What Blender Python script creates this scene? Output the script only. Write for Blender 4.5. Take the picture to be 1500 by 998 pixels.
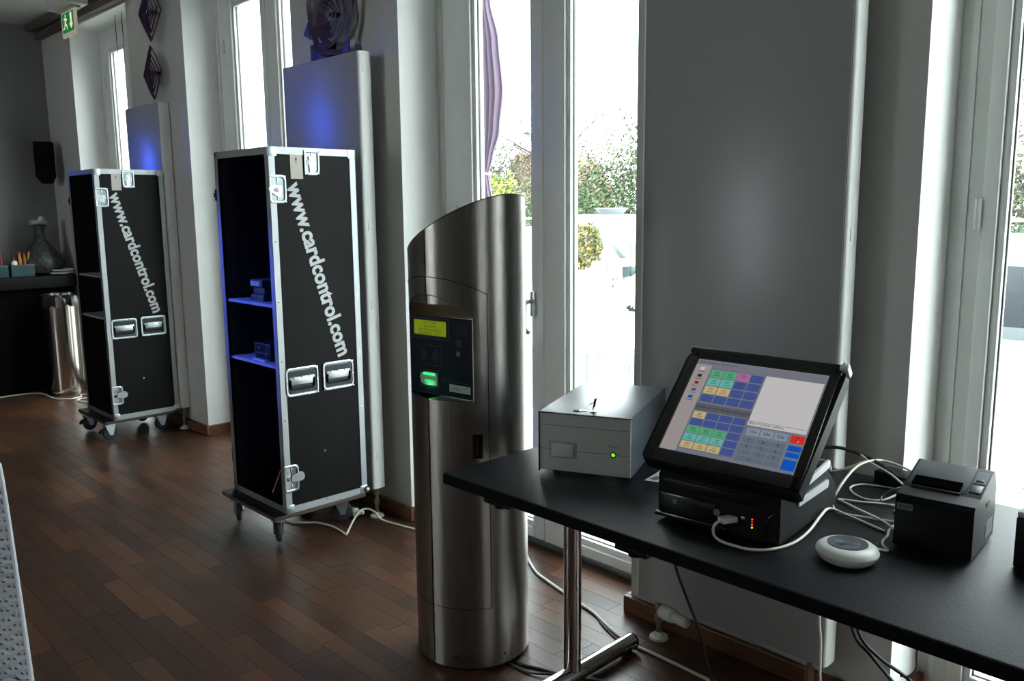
import bpy, bmesh, math, random
from mathutils import Vector, Matrix
random.seed(7)
C = bpy.context.scene.collection
for o in list(bpy.data.objects): bpy.data.objects.remove(o)
PI = math.pi
# ------------------------------------------------------------------ camera
cam_d = bpy.data.cameras.new('camera'); cam = bpy.data.objects.new('camera', cam_d); C.objects.link(cam)
bpy.context.scene.camera = cam
yaw, pitch, roll = .8057, .1555, -.0100
F = Vector((-math.sin(yaw)*math.cos(pitch), math.cos(yaw)*math.cos(pitch), -math.sin(pitch)))
r0 = Vector((math.cos(yaw), math.sin(yaw), 0)); u0 = r0.cross(F)
rr = r0*math.cos(roll)+u0*math.sin(roll); uu = -r0*math.sin(roll)+u0*math.cos(roll)
cam.matrix_world = Matrix(((rr.x, uu.x, -F.x, 0), (rr.y, uu.y, -F.y, 0), (rr.z, uu.z, -F.z, 1.43), (0, 0, 0, 1)))
cam_d.sensor_fit = 'HORIZONTAL'; cam_d.sensor_width = 36; cam_d.lens = 1247.1/1500*36
cam_d.clip_start = .05; cam_d.clip_end = 300
# ------------------------------------------------------------------ world, exposure
w = bpy.data.worlds.new('sky'); bpy.context.scene.world = w; w.use_nodes = True
bg = w.node_tree.nodes['Background']
bg.inputs[0].default_value = (.90, .97, 1.0, 1); bg.inputs[1].default_value = 10.0
vs = bpy.context.scene.view_settings
vs.view_transform = 'Standard'; vs.look = 'None'; vs.gamma = 1; vs.use_curve_mapping = False
vs.exposure = 0.48
try:
    bpy.context.scene.cycles.max_bounces = 10; bpy.context.scene.cycles.diffuse_bounces = 6
    bpy.context.scene.cycles.transparent_max_bounces = 16
except Exception: pass

# ------------------------------------------------------------------ materials
MT = {}
def mat(name, col, rough=.5, metal=0, bump=0, bscale=60, var=0, vscale=8, emit=None, estr=0, spec=.5, stretch=None, aniso=0, coat=0, trans=0):
    if name in MT: return MT[name]
    m = bpy.data.materials.new(name); m.use_nodes = True; nt = m.node_tree; b = nt.nodes['Principled BSDF']
    b.inputs['Base Color'].default_value = (*col, 1); b.inputs['Roughness'].default_value = rough
    b.inputs['Metallic'].default_value = metal; b.inputs['Specular IOR Level'].default_value = spec
    if aniso: b.inputs['Anisotropic'].default_value = aniso
    if coat: b.inputs['Coat Weight'].default_value = coat
    if trans: b.inputs['Transmission Weight'].default_value = trans
    if emit: b.inputs['Emission Color'].default_value = (*emit, 1); b.inputs['Emission Strength'].default_value = estr
    if bump or var:
        tc = nt.nodes.new('ShaderNodeTexCoord'); mp = nt.nodes.new('ShaderNodeMapping'); nt.links.new(tc.outputs['Object'], mp.inputs[0])
        if stretch: mp.inputs['Scale'].default_value = stretch
    if var:
        n = nt.nodes.new('ShaderNodeTexNoise'); n.inputs['Scale'].default_value = vscale; n.inputs['Detail'].default_value = 4
        nt.links.new(mp.outputs[0], n.inputs['Vector'])
        r = nt.nodes.new('ShaderNodeValToRGB'); r.color_ramp.elements[0].position = .3; r.color_ramp.elements[1].position = .7
        r.color_ramp.elements[0].color = (*[c*(1-var) for c in col], 1); r.color_ramp.elements[1].color = (*[min(1, c*(1+var)) for c in col], 1)
        nt.links.new(n.outputs['Fac'], r.inputs[0]); nt.links.new(r.outputs[0], b.inputs['Base Color'])
    if bump:
        n2 = nt.nodes.new('ShaderNodeTexNoise'); n2.inputs['Scale'].default_value = bscale; n2.inputs['Detail'].default_value = 3
        nt.links.new(mp.outputs[0], n2.inputs['Vector'])
        bp = nt.nodes.new('ShaderNodeBump'); bp.inputs['Strength'].default_value = bump; bp.inputs['Distance'].default_value = .002
        nt.links.new(n2.outputs['Fac'], bp.inputs['Height']); nt.links.new(bp.outputs[0], b.inputs['Normal'])
    MT[name] = m; return m
def brushed(m):
    nt = m.node_tree; b = nt.nodes['Principled BSDF']; t = nt.nodes.new('ShaderNodeTangent'); t.direction_type = 'RADIAL'; t.axis = 'Z'
    nt.links.new(t.outputs[0], b.inputs['Tangent']); b.inputs['Anisotropic'].default_value = .88; b.inputs['Anisotropic Rotation'].default_value = .25
def flat(name, col, s):
    s *= .68
    return mat(name, (.0, .0, .0), .5, emit=col, estr=s, spec=.1)
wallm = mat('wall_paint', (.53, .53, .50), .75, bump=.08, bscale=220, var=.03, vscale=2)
revm = mat('reveal_daylit', (.84, .85, .83), .7, bump=.06, bscale=220)  # wall colour lightened for reveals and soffits; window light is put into it
ceilm = mat('ceiling_paint', (.50, .50, .48), .8)
whitem = mat('window_lacquer', (.74, .76, .73), .38, bump=.03, bscale=40)
radm = mat('radiator_enamel', (.33, .345, .345), .33, spec=.6, bump=.02, bscale=12)
radside = mat('radiator_side', (.78, .79, .76), .45)
skirtm = mat('skirting_wood', (.14, .055, .025), .4, var=.3, vscale=14, stretch=(1, 8, 8))
steel = mat('brushed_steel', (.35, .33, .305), .30, 1, bump=.10, bscale=30, stretch=(30, 30, .6), var=.12, vscale=6, aniso=.6)
brushed(steel)
chrome = mat('chrome', (.75, .73, .70), .10, 1)
zinc = mat('zinc_plate', (.50, .55, .57), .36, 1, bump=.15, bscale=50)
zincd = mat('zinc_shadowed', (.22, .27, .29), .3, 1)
alu = mat('anodised_aluminium', (.42, .44, .45), .5, 1, bump=.05, bscale=40)
ply = mat('black_phenolic_board', (.006, .006, .006), .5, spec=.13, bump=.15, bscale=300, var=.2, vscale=5)
inner = mat('case_lining', (.012, .012, .018), .85)
shelfm = mat('case_shelf', (.25, .25, .30), .6, var=.15, vscale=30)
rawply = mat('raw_plywood', (.06, .042, .027), .6, var=.2, vscale=20)
blackp = mat('black_plastic', (.006, .006, .007), .5, spec=.18, bump=.06, bscale=500)
blackg = mat('black_gloss_plastic', (.010, .010, .011), .22)
greyp = mat('dark_grey_plastic', (.007, .0075, .010), .38, spec=.2, bump=.1, bscale=500)
tablem = mat('black_laminate', (.005, .0055, .008), .46, spec=.14, bump=.35, bscale=420, var=.15, vscale=60)
tedge = mat('black_table_edge', (.004, .004, .005), .6, spec=.1)
rubber = mat('rubber', (.02, .025, .04), .55)
ivory = mat('ivory_plastic', (.66, .67, .58), .4)
cablew = mat('white_cable', (.62, .60, .52), .5)
cableb = mat('black_cable', (.01, .01, .012), .4)
silver = mat('silver_paint', (.72, .72, .76), .35, .4)
boxfront = mat('grey_front_sheet', (.55, .56, .52), .45)
boxtop = mat('dark_powder_coat', (.075, .09, .105), .33, bump=.2, bscale=600)
teal = mat('teal_print', (.05, .20, .24), .5)
whitet = mat('white_lettering', (.58, .60, .60), .5)
navy = mat('navy_front_foil', (.010, .014, .024), .6, spec=.15)
foilline = mat('foil_print_line', (.06, .07, .09), .5)
rosem = mat('purple_lacquered_petal', (.045, .016, .060), .45, var=.3, vscale=9)
wicker = mat('white_woven_strand', (.66, .69, .74), .5)
patio = mat('white_moulded_plastic', (.80, .81, .80), .4)
dark = mat('near_black', (.004, .004, .004), .6)

def glass_mat():
    m = bpy.data.materials.new('window_glass'); m.use_nodes = True; nt = m.node_tree; nt.nodes.clear()
    o = nt.nodes.new('ShaderNodeOutputMaterial'); mx = nt.nodes.new('ShaderNodeMixShader'); t = nt.nodes.new('ShaderNodeBsdfTransparent')
    t.inputs[0].default_value = (.93, .96, .95, 1); g = nt.nodes.new('ShaderNodeBsdfGlossy'); g.inputs['Roughness'].default_value = .01
    lw = nt.nodes.new('ShaderNodeLayerWeight'); lw.inputs[0].default_value = .5
    pw = nt.nodes.new('ShaderNodeMath'); pw.operation = 'POWER'; pw.inputs[1].default_value = 5; nt.links.new(lw.outputs['Facing'], pw.inputs[0])
    f = nt.nodes.new('ShaderNodeMath'); f.operation = 'MULTIPLY_ADD'; f.inputs[1].default_value = .9; f.inputs[2].default_value = .035; nt.links.new(pw.outputs[0], f.inputs[0])
    nt.links.new(f.outputs[0], mx.inputs[0]); nt.links.new(t.outputs[0], mx.inputs[1]); nt.links.new(g.outputs[0], mx.inputs[2]); nt.links.new(mx.outputs[0], o.inputs[0])
    return m
glass = glass_mat()

def parquet_mat():
    m = bpy.data.materials.new('parquet_wood'); m.use_nodes = True; nt = m.node_tree; L = nt.links.new; b = nt.nodes['Principled BSDF']; b.inputs['Specular IOR Level'].default_value = .36
    at = nt.nodes.new('ShaderNodeAttribute'); at.attribute_name = 'tone'; oi = nt.nodes.new('ShaderNodeObjectInfo')
    ad = nt.nodes.new('ShaderNodeMath'); ad.operation = 'ADD'; L(at.outputs['Fac'], ad.inputs[0]); L(oi.outputs['Random'], ad.inputs[1])
    fr = nt.nodes.new('ShaderNodeMath'); fr.operation = 'FRACT'; L(ad.outputs[0], fr.inputs[0])
    r = nt.nodes.new('ShaderNodeValToRGB'); els = r.color_ramp.elements
    els[0].position = 0; els[0].color = (.034, .016, .0105, 1); els[1].position = 1; els[1].color = (.098, .042, .021, 1)
    for p, c in ((.22, (.043, .019, .011)), (.5, (.056, .025, .013)), (.75, (.072, .031, .0155))):
        e = els.new(p); e.color = (*c, 1)
    L(fr.outputs[0], r.inputs[0])
    g = nt.nodes.new('ShaderNodeNewGeometry'); mp = nt.nodes.new('ShaderNodeMapping'); mp.inputs['Scale'].default_value = (3, 40, 3); L(g.outputs['Position'], mp.inputs[0])
    ns = nt.nodes.new('ShaderNodeTexNoise'); ns.inputs['Scale'].default_value = 4; ns.inputs['Detail'].default_value = 5; L(mp.outputs[0], ns.inputs['Vector'])
    mr = nt.nodes.new('ShaderNodeMapRange'); mr.inputs[3].default_value = .55; mr.inputs[4].default_value = 1.45; L(ns.outputs['Fac'], mr.inputs[0])
    mx = nt.nodes.new('ShaderNodeMixRGB'); mx.blend_type = 'MULTIPLY'; mx.inputs[0].default_value = 1; L(r.outputs[0], mx.inputs[1]); L(mr.outputs[0], mx.inputs[2]); L(mx.outputs[0], b.inputs['Base Color'])
    n3 = nt.nodes.new('ShaderNodeTexNoise'); n3.inputs['Scale'].default_value = 5; n3.inputs['Detail'].default_value = 4; L(g.outputs['Position'], n3.inputs['Vector'])
    m2 = nt.nodes.new('ShaderNodeMapRange'); m2.inputs[3].default_value = .24; m2.inputs[4].default_value = .48; L(n3.outputs['Fac'], m2.inputs[0]); L(m2.outputs[0], b.inputs['Roughness'])
    bp = nt.nodes.new('ShaderNodeBump'); bp.inputs['Strength'].default_value = .12; bp.inputs['Distance'].default_value = .002; L(ns.outputs['Fac'], bp.inputs['Height']); L(bp.outputs[0], b.inputs['Normal'])
    return m
parquet = parquet_mat()

# ------------------------------------------------------------------ mesh helpers
class MB:
    def __init__(s): s.v = []; s.f = []; s.mi = []; s.cur = 0
    def add(s, vs, fs):
        n = len(s.v); s.v += [tuple(v) for v in vs]; s.f += [tuple(i+n for i in f) for f in fs]; s.mi += [s.cur]*len(fs); return s
    def box(s, a, b, bev=0):
        x0, y0, z0 = a; x1, y1, z1 = b
        if x0 > x1: x0, x1 = x1, x0
        if y0 > y1: y0, y1 = y1, y0
        if z0 > z1: z0, z1 = z1, z0
        if bev <= 0:
            return s.add([(x0, y0, z0), (x1, y0, z0), (x1, y1, z0), (x0, y1, z0), (x0, y0, z1), (x1, y0, z1), (x1, y1, z1), (x0, y1, z1)],
                  [(0, 3, 2, 1), (4, 5, 6, 7), (0, 1, 5, 4), (1, 2, 6, 5), (2, 3, 7, 6), (3, 0, 4, 7)])
        bm = bmesh.new(); bmesh.ops.create_cube(bm, size=1)
        for v in bm.verts: v.co = ((x0+x1)/2+v.co.x*(x1-x0), (y0+y1)/2+v.co.y*(y1-y0), (z0+z1)/2+v.co.z*(z1-z0))
        bmesh.ops.bevel(bm, geom=bm.edges[:], offset=bev, segments=2, affect='EDGES', profile=.5)
        return s.bm(bm)
    def bm(s, bm):
        bm.verts.ensure_lookup_table(); bm.verts.index_update()
        s.add([v.co[:] for v in bm.verts], [[v.index for v in f.verts] for f in bm.faces]); bm.free(); return s
    def xf(s, M, start=0):
        for i in range(start, len(s.v)): s.v[i] = tuple(M @ Vector(s.v[i]))
        return s
    def cyl(s, p, q, r, r2=None, n=20, cap=True):
        p = Vector(p); q = Vector(q); d = (q-p).normalized(); r2 = r if r2 is None else r2
        a = d.orthogonal().normalized(); b = d.cross(a)
        vs = []
        for c, R in ((p, r), (q, r2)):
            for i in range(n): t = 2*PI*i/n; vs.append(c+a*math.cos(t)*R+b*math.sin(t)*R)
        fs = [(i, (i+1) % n, n+(i+1) % n, n+i) for i in range(n)]
        if cap: fs += [tuple(range(n-1, -1, -1)), tuple(range(n, 2*n))]
        return s.add(vs, fs)
    def lathe(s, prof, c=(0, 0, 0), n=40, closed=False):
        vs = []; m = len(prof)
        for i in range(n):
            t = 2*PI*i/n
            for r, z in prof: vs.append((c[0]+r*math.cos(t), c[1]+r*math.sin(t), c[2]+z))
        fs = []
        for i in range(n):
            for j in range(m-1 if not closed else m):
                k = (j+1) % m
                fs.append((i*m+j, ((i+1) % n)*m+j, ((i+1) % n)*m+k, i*m+k))
        return s.add(vs, fs)
    def tube(s, pts, r, n=8, smooth=True, sub=6):
        P = [Vector(p) for p in pts]
        if smooth and len(P) > 2:
            Q = []
            for i in range(len(P)-1):
                a = P[max(i-1, 0)]; b = P[i]; c = P[i+1]; d = P[min(i+2, len(P)-1)]
                for k in range(sub):
                    t = k/sub; Q.append(.5*((2*b)+(c-a)*t+(2*a-5*b+4*c-d)*t*t+(3*b-a-3*c+d)*t**3))
            Q.append(P[-1]); P = Q
        vs = []; up = None
        for i, p in enumerate(P):
            d = (P[min(i+1, len(P)-1)]-P[max(i-1, 0)]).normalized()
            if up is None: up = d.orthogonal().normalized()
            up = (up-d*up.dot(d)).normalized(); sd = d.cross(up)
            for k in range(n): t = 2*PI*k/n; vs.append(p+up*math.cos(t)*r+sd*math.sin(t)*r)
        fs = [(i*n+k, i*n+(k+1) % n, (i+1)*n+(k+1) % n, (i+1)*n+k) for i in range(len(P)-1) for k in range(n)]
        fs += [tuple(range(n-1, -1, -1)), tuple(range((len(P)-1)*n, len(P)*n))]
        return s.add(vs, fs)
    def prism(s, poly, h0, h1, axis='z'):
        n = len(poly)
        def mk(a, b, h): return (a, b, h) if axis == 'z' else ((h, a, b) if axis == 'x' else (a, h, b))
        vs = [mk(a, b, h0) for a, b in poly]+[mk(a, b, h1) for a, b in poly]
        return s.add(vs, [tuple(range(n-1, -1, -1)), tuple(range(n, 2*n))]+[(i, (i+1) % n, n+(i+1) % n, n+i) for i in range(n)])
    def text(s, body, size, M, offset=0, depth=.0004, ax='CENTER', width=None):
        cu = bpy.data.curves.new('t', 'FONT'); cu.body = body; cu.size = size; cu.align_x = ax; cu.align_y = 'CENTER'; cu.extrude = depth; cu.offset = offset; cu.resolution_u = 3
        o = bpy.data.objects.new('t', cu); C.objects.link(o); bpy.context.view_layer.update()
        me = bpy.data.meshes.new_from_object(o.evaluated_get(bpy.context.evaluated_depsgraph_get()))
        vs = [v.co.copy() for v in me.vertices]
        if width and vs:
            x0 = min(v.x for v in vs); x1 = max(v.x for v in vs); k = width/(x1-x0)
            for v in vs: v.x *= k
        s.add([M @ v for v in vs], [tuple(p.vertices) for p in me.polygons])
        bpy.data.objects.remove(o); bpy.data.curves.remove(cu); bpy.data.meshes.remove(me); return s
    def build(s, name, m, parent=None, smooth=True, ang=35, kind=None, label=None, M=None):
        me = bpy.data.meshes.new(name); me.from_pydata(s.v, [], s.f)
        ms = m if isinstance(m, (list, tuple)) else [m]
        for q in ms: me.materials.append(q)
        if len(ms) > 1: me.polygons.foreach_set('material_index', s.mi)
        bm = bmesh.new(); bm.from_mesh(me); bmesh.ops.recalc_face_normals(bm, faces=bm.faces[:]); bm.to_mesh(me); bm.free()
        if smooth:
            me.polygons.foreach_set('use_smooth', [True]*len(me.polygons)); me.set_sharp_from_angle(angle=math.radians(ang))
        me.update(); o = bpy.data.objects.new(name, me); C.objects.link(o)
        if parent: o.parent = parent
        if kind: o['kind'] = kind
        if label: o['label'] = label
        return o
def tag(o, label, cat, group=None, kind=None):
    o['label'] = label; o['category'] = cat
    if group: o['group'] = group
    if kind: o['kind'] = kind
    return o
def rrect(cy, cz, w, h, rad, corners=(1, 1, 1, 1), n=5):
    P = []
    for (sy, sz, a0, on) in ((1, 1, 0, corners[0]), (-1, 1, PI/2, corners[1]), (-1, -1, PI, corners[2]), (1, -1, 1.5*PI, corners[3])):
        R = rad if on else .0005
        for i in range(n+1): t = a0+PI/2*i/n; P.append((cy+sy*(w/2-R)+R*math.cos(t), cz+sz*(h/2-R)+R*math.sin(t)))
    return P
def ring_x(cy, cz, w, h, rad, rw, x0, x1, corners=(1, 1, 1, 1)):
    o = rrect(cy, cz, w, h, rad, corners); i = rrect(cy, cz, w-2*rw, h-2*rw, max(rad-rw*.6, .002), corners); m_ = rrect(cy, cz, w-.004, h-.004, rad-.001, corners); m2 = rrect(cy, cz, w-2*rw+.004, h-2*rw+.004, max(rad-rw*.6, .002)+.001, corners)
    n = len(o); vs = [(x0, *p) for p in o]+[(x1-.0015, *p) for p in o]+[(x1, *p) for p in m_]+[(x1, *p) for p in m2]+[(x1-.002, *p) for p in i]+[(x0, *p) for p in i]
    fs = [(k*n+j, k*n+(j+1) % n, (k+1)*n+(j+1) % n, (k+1)*n+j) for k in range(5) for j in range(n)]
    return vs, fs
def thing(name, label, cat, loc=(0, 0, 0), rz=0, group=None):
    o = bpy.data.objects.new(name, None); C.objects.link(o); o.location = loc; o.rotation_euler = (0, 0, rz); o.empty_display_size = .05
    return tag(o, label, cat, group)
def struct(o): o['kind'] = 'structure'; return o
def copy_tree(o, parent=None, loc=None, rz=None, label=None):
    c = o.copy(); C.objects.link(c); c.parent = parent
    if loc is not None: c.location = loc
    if rz is not None: c.rotation_euler = (0, 0, rz)
    if label: c['label'] = label
    for ch in list(o.children): copy_tree(ch, c)
    return c
def T(x, y, z): return Matrix.Translation((x, y, z))
def axes(o, x, y, z):   # matrix with the given local axes
    return Matrix(((x[0], y[0], z[0], o[0]), (x[1], y[1], z[1], o[1]), (x[2], y[2], z[2], o[2]), (0, 0, 0, 1)))

# ------------------------------------------------------------------ room shell
WY, FY, ZC, ZL = 2.275, 2.482, 2.92, 2.80
XL, XR, YB = -7.90, 2.60, -4.5
floor = struct(MB().box((XL-.2, YB-.2, -.15), (XR+.2, 2.66, -.010)).build('floor', mat('parquet_joint', (.008, .005, .004), .7), smooth=False))
struct(MB().box((XL-.2, YB-.2, ZC), (XR+.2, 2.66, ZC+.15)).build('ceiling', ceilm, smooth=False))
wins = [(-7.21, -6.05), (-5.19, -3.93), (-3.05, -1.77), (-.862, .42)]
b = MB(); xs = [XL]+[x for p in wins for x in p]+[XR]
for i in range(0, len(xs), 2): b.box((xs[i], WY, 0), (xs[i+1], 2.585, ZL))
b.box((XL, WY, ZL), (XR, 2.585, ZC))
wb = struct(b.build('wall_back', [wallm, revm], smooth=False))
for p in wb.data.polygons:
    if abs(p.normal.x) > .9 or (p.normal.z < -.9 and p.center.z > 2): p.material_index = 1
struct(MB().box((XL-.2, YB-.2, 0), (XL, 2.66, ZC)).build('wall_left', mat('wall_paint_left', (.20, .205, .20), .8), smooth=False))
b = MB()   # right end wall; open slit shaped for the bright streak on the steel pillar
for a, c in (((XR, YB-.2, 0), (XR+.2, .70, ZC)), ((XR, .86, 0), (XR+.2, 2.66, ZC)), ((XR, .70, 2.5), (XR+.2, .86, ZC))): b.box(a, c)
struct(b.build('wall_right', mat('wall_room2', (.45, .45, .43), .8), smooth=False))
b = MB()
ops = [(-5.15, -4.3)]; x = XL
for a, c in ops: b.box((x, YB-.2, 0), (a, YB, ZC)); b.box((a, YB-.2, 2.6), (c, YB, ZC)); b.box((a, YB-.2, 0), (c, YB, 1.0)); x = c
b.box((x, YB-.2, 0), (XR, YB, ZC))
struct(b.build('wall_front', mat('wall_room', (.55, .54, .52), .8), smooth=False))
n = 0   # skirting
for i in range(0, len(xs), 2):
    n += 1; b = MB(); x0, x1 = xs[i], xs[i+1]
    L0 = x0-.02 if i else x0; R0 = x1+.02 if i < len(xs)-2 else x1
    b.box((L0, WY-.02, 0), (R0, WY, .062), .004)
    if i: b.box((L0, WY, 0), (x0, FY-.005, .062))
    if i < len(xs)-2: b.box((x1, WY, 0), (R0, FY-.005, .062))
    struct(b.build('baseboard_back' , skirtm, smooth=False))
struct(MB().box((XL, -4.5, 0), (XL+.02, WY-.02, .062)).build('baseboard_left', skirtm, smooth=False))
railm = mat('beige_track_wood', (.13, .10, .07), .5); railw = mat('pale_track', (.30, .29, .27), .5)
struct(MB().box((XL, 2.225, 2.815), (XR, WY, 2.855), .003).build('trim_1', railm))
struct(MB().box((XL, 2.16, 2.875), (XR, 2.215, ZC), .003).build('trim_2', railm))
struct(MB().box((XL, 2.215, 2.895), (XR, WY, ZC)).build('trim_3', railw))

# parquet blocks: long axis along the window wall
PW, PL = .0715, .425
def camxy(x, y):
    d = Vector((x, y, -1.43)); z = d.dot(F)
    if z < .3: return None
    return 750+1247*d.dot(rr)/z, 499-1247*d.dot(uu)/z, z
pmesh = MB().box((-PL/2+.0006, -PW/2+.0006, -.010), (PL/2-.0006, PW/2-.0006, 0)).build('plank', parquet, smooth=False)
at = pmesh.data.attributes.new('tone', 'FLOAT', 'FACE')
near = []; far = []
ny = int((2.54-YB)/PW)+1
for j in range(ny):
    y = YB+PW*(j+.5); off = random.random()*PL
    k = -1
    while True:
        x = XL+off+PL*(k+.5); k += 1
        if x-PL/2 > XR: break
        p = camxy(x, y); vis = p and -20 < p[0] < 1010 and 540 < p[1] < 1030 and y > .3
        (near if vis else far).append((p[2] if vis else 99, x, y))
near.sort(); far += near[300:]; near = near[:300]
for i, (_, x, y) in enumerate(near):
    o = pmesh if i == 0 else bpy.data.objects.new('plank', pmesh.data)
    if i: C.objects.link(o)
    o.parent = floor; o.location = (x, y, random.uniform(-.0004, 0)); o.rotation_euler = (random.uniform(-.001, .001), random.uniform(-.0005, .0005), 0)
b = MB(); tones = []
for _, x, y in far:
    z = random.uniform(-.0004, 0); b.box((x-PL/2+.0006, y-PW/2+.0006, -.010), (x+PL/2-.0006, y+PW/2-.0006, z)); tones += [random.random()]*6
me = bpy.data.meshes.new('planks'); me.from_pydata(b.v, [], b.f); me.materials.append(parquet)
a2 = me.attributes.new('tone', 'FLOAT', 'FACE'); a2.data.foreach_set('value', tones); me.update()
o = bpy.data.objects.new('planks', me); C.objects.link(o); o.parent = floor; o['kind'] = 'stuff'

# ------------------------------------------------------------------ french windows
gasket = mat('gasket', (.10, .10, .10), .6)
def french(idx, x0, x1, fl=.15, sl=.115, fw=.055):
    root = bpy.data.objects.new('window_%d' % idx, None); C.objects.link(root); root.location = ((x0+x1)/2, FY, 0); struct(root)
    cx = (x0+x1)/2; w = x1-x0; h = w/2; z1 = ZL
    b = MB()
    for s in (-1, 1):
        f_ = fl if s < 0 else fw
        b.box((s*h, 0, 0), (s*(h-f_), .09, z1), .003); b.box((s*(h-.03), -.006, .03), (s*(h-.045), 0, z1))
    b.box((-h+fl, 0, z1-.11), (h-fw, .09, z1), .003)
    b.build('frame', whitem, root, ang=30)
    MB().box((-h, -.012, 0), (h, .10, .028), .003).build('threshold', mat('threshold_metal', (.10, .11, .11), .4, .3), root)
    zt = z1-.11; zb = .028; j = .02     # joint of the two leaves a little right of the middle
    for (a, c, stl, str_) in ((-h+fl, j, sl, .070), (j, h-fw+.001, .145, .085)):
        b = MB(); g0 = a+stl; g1 = c-str_
        b.box((a+.002, -.018, zb+.003), (g0-.02, .05, zt-.002), .005); b.box((g1+.02, -.018, zb+.003), (c-.002, .05, zt-.002), .005)
        b.box((g0-.02, -.018, zb+.003), (g1+.02, .05, .075), .005); b.box((g0-.02, -.018, zt-.05), (g1+.02, .05, zt-.002), .005)
        # glazing beads
        for xa, xb, za, zb2 in ((g0-.02, g0, .075, zt-.05), (g1, g1+.02, .075, zt-.05), (g0, g1, .075, .10), (g0, g1, zt-.075, zt-.05)):
            b.box((xa, -.006, za), (xb, .04, zb2), .004)
        lf = b.build('leaf', whitem, root, ang=30)
        MB().box((g0-.004, .018, .096), (g1+.004, .024, zt-.072)).build('pane', glass, lf, smooth=False)
        MB().box((g0, .010, .10), (g0+.004, .018, zt-.075)).box((g1-.004, .010, .10), (g1, .018, zt-.075)).box((g0, .010, .10), (g1, .018, .104)).build('gasket', gasket, lf, smooth=False)
    MB().box((j-.014, -.026, zb+.01), (j+.014, -.016, zt-.01), .004).build('astragal', whitem, root)
    # lever handle
    hx = j-.045; hb = MB(); hb.box((hx-.013, -.030, .985), (hx+.013, -.018, 1.09), .006)
    hb.cyl((hx, -.03, 1.05), (hx, -.06, 1.05), .009); hb.tube([(hx, -.058, 1.05), (hx-.004, -.068, 1.035), (hx-.006, -.068, 1.0), (hx-.006, -.068, .945), (hx, -.062, .93), (hx+.012, -.058, .922)], .0095, 10)
    hb.build('handle', mat('satin_handle', (.62, .65, .68), .35, .8), root)
    for z in (.4, 1.4, 2.4):
        MB().cyl((-h+fl-.004, -.024, z-.04), (-h+fl-.004, -.024, z+.04), .008, n=10).build('hinge', whitem, root)
    return root
WR = {}
for i, (a, c) in enumerate(wins): WR[i] = french(i+1, a, c, *((.083, .060) if i == 3 else (.15, .115)))
def ball_chain(label, x, y, z0, dx=.022, dy=0.0, zt=2.79):
    b = MB(); pts = []
    z = z0
    while z < zt: pts.append((x-dx/2, y, z)); pts.append((x+dx/2, y+dy, z)); z += .0105
    for k in range(5): t = PI*k/4; pts.append((x+math.cos(t)*dx/2, y, z0-.012*math.sin(t)))
    r = .0024
    for p in pts:
        px_, py_, pz_ = p
        b.add([(px_+r, py_, pz_), (px_-r, py_, pz_), (px_, py_+r, pz_), (px_, py_-r, pz_), (px_, py_, pz_+r), (px_, py_, pz_-r)],
              [(0, 2, 4), (2, 1, 4), (1, 3, 4), (3, 0, 4), (2, 0, 5), (1, 2, 5), (3, 1, 5), (0, 3, 5)])
    for s in (-1, 1): b.cyl((x+s*dx/2, y+(dy if s > 0 else 0), z0), (x+s*dx/2, y+(dy if s > 0 else 0), zt), .0006, n=4)
    return tag(b.build('blind_chain', mat('blind_chain', (.10, .10, .12), .4), smooth=False), label, 'blind chain')
ball_chain('beaded blind chain hanging in the tall window beside the big grey radiator', -1.862, 2.40, .60, .052, -.02)
ball_chain('beaded blind chain hanging beside the radiator behind the nearer black case', -4.09, 2.36, .60, .03)
for x, lab in ((-6.483, 'left of two thin dark blind cords hanging in the furthest window'), (-6.355, 'right of two thin dark blind cords hanging in the furthest window')):
    o = MB().cyl((x, 2.36, .9), (x, 2.36, 2.8), .0028, n=6).xf(T(-(wins[0][0]+wins[0][1])/2, -FY, 0)).build('blind_cord', cableb, WR[0]); o['label'] = lab

# ------------------------------------------------------------------ radiators
def radiator(x0, x1, label, pipe='right', ry=2.156):
    cx = (x0+x1)/2; r = thing('radiator', label, 'radiator', (cx, ry, 0), 0, 'tall flat panel radiators on the wall piers')
    h = (x1-x0)/2; z0, z1 = .144, 2.10
    MB().box((-h+.006, 0, z0), (h-.006, .012, z1), .003).build('front_panel', radm, r)
    MB().box((-h+.01, .012, z0+.01), (h-.01, .058, z1-.01)).build('body', radside, r, smooth=False)
    for s in (-1, 1):
        b = MB(); prof = [(s*(h-.012), .058), (s*(h-.012), .064), (s*(h-.002), .064), (s*h, .055), (s*(h+.001), .035), (s*h, .012), (s*(h-.003), .003), (s*(h-.010), -.0005), (s*(h-.012), .006)]
        b.prism(prof, z0, z1); b.build('side_cover', radside, r, ang=50)
        for zz in (.3, 1.0, 1.35, 2.03):
            b = MB(); b.box((s*(h+.0005), .020, zz-.016), (s*(h+.003), .036, zz+.016), .0012); b.build('cover_clip', radside, r)
    b = MB(); b.box((-h+.012, .010, z1-.004), (h-.012, .060, z1+.002))
    for k in range(int((2*h-.04)/.02)): b.box((-h+.02+k*.02, .016, z1+.002), (-h+.024+k*.02, .054, z1+.005))
    b.build('top_grille', mat('grille_grey', (.40, .41, .40), .5), r, smooth=False)
    px_ = (h-.03) if pipe == 'right' else (-h+.07)
    brass = mat('aged_valve_metal', (.33, .25, .18), .35, .8)
    b = MB(); b.cyl((px_, .035, .02), (px_, .035, .15), .009); b.cyl((px_, .035, .06), (px_, .035, .085), .015, n=6); b.cyl((px_, .035, .105), (px_, .035, .135), .014, n=6)
    b.build('valve', brass, r)
    MB().lathe([(0, .022), (.012, .022), (.016, .012), (.030, .008), (.032, 0), (0, 0)], (px_, .035, 0), 24).build('floor_rosette', ivory, r)
    return r
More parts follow.
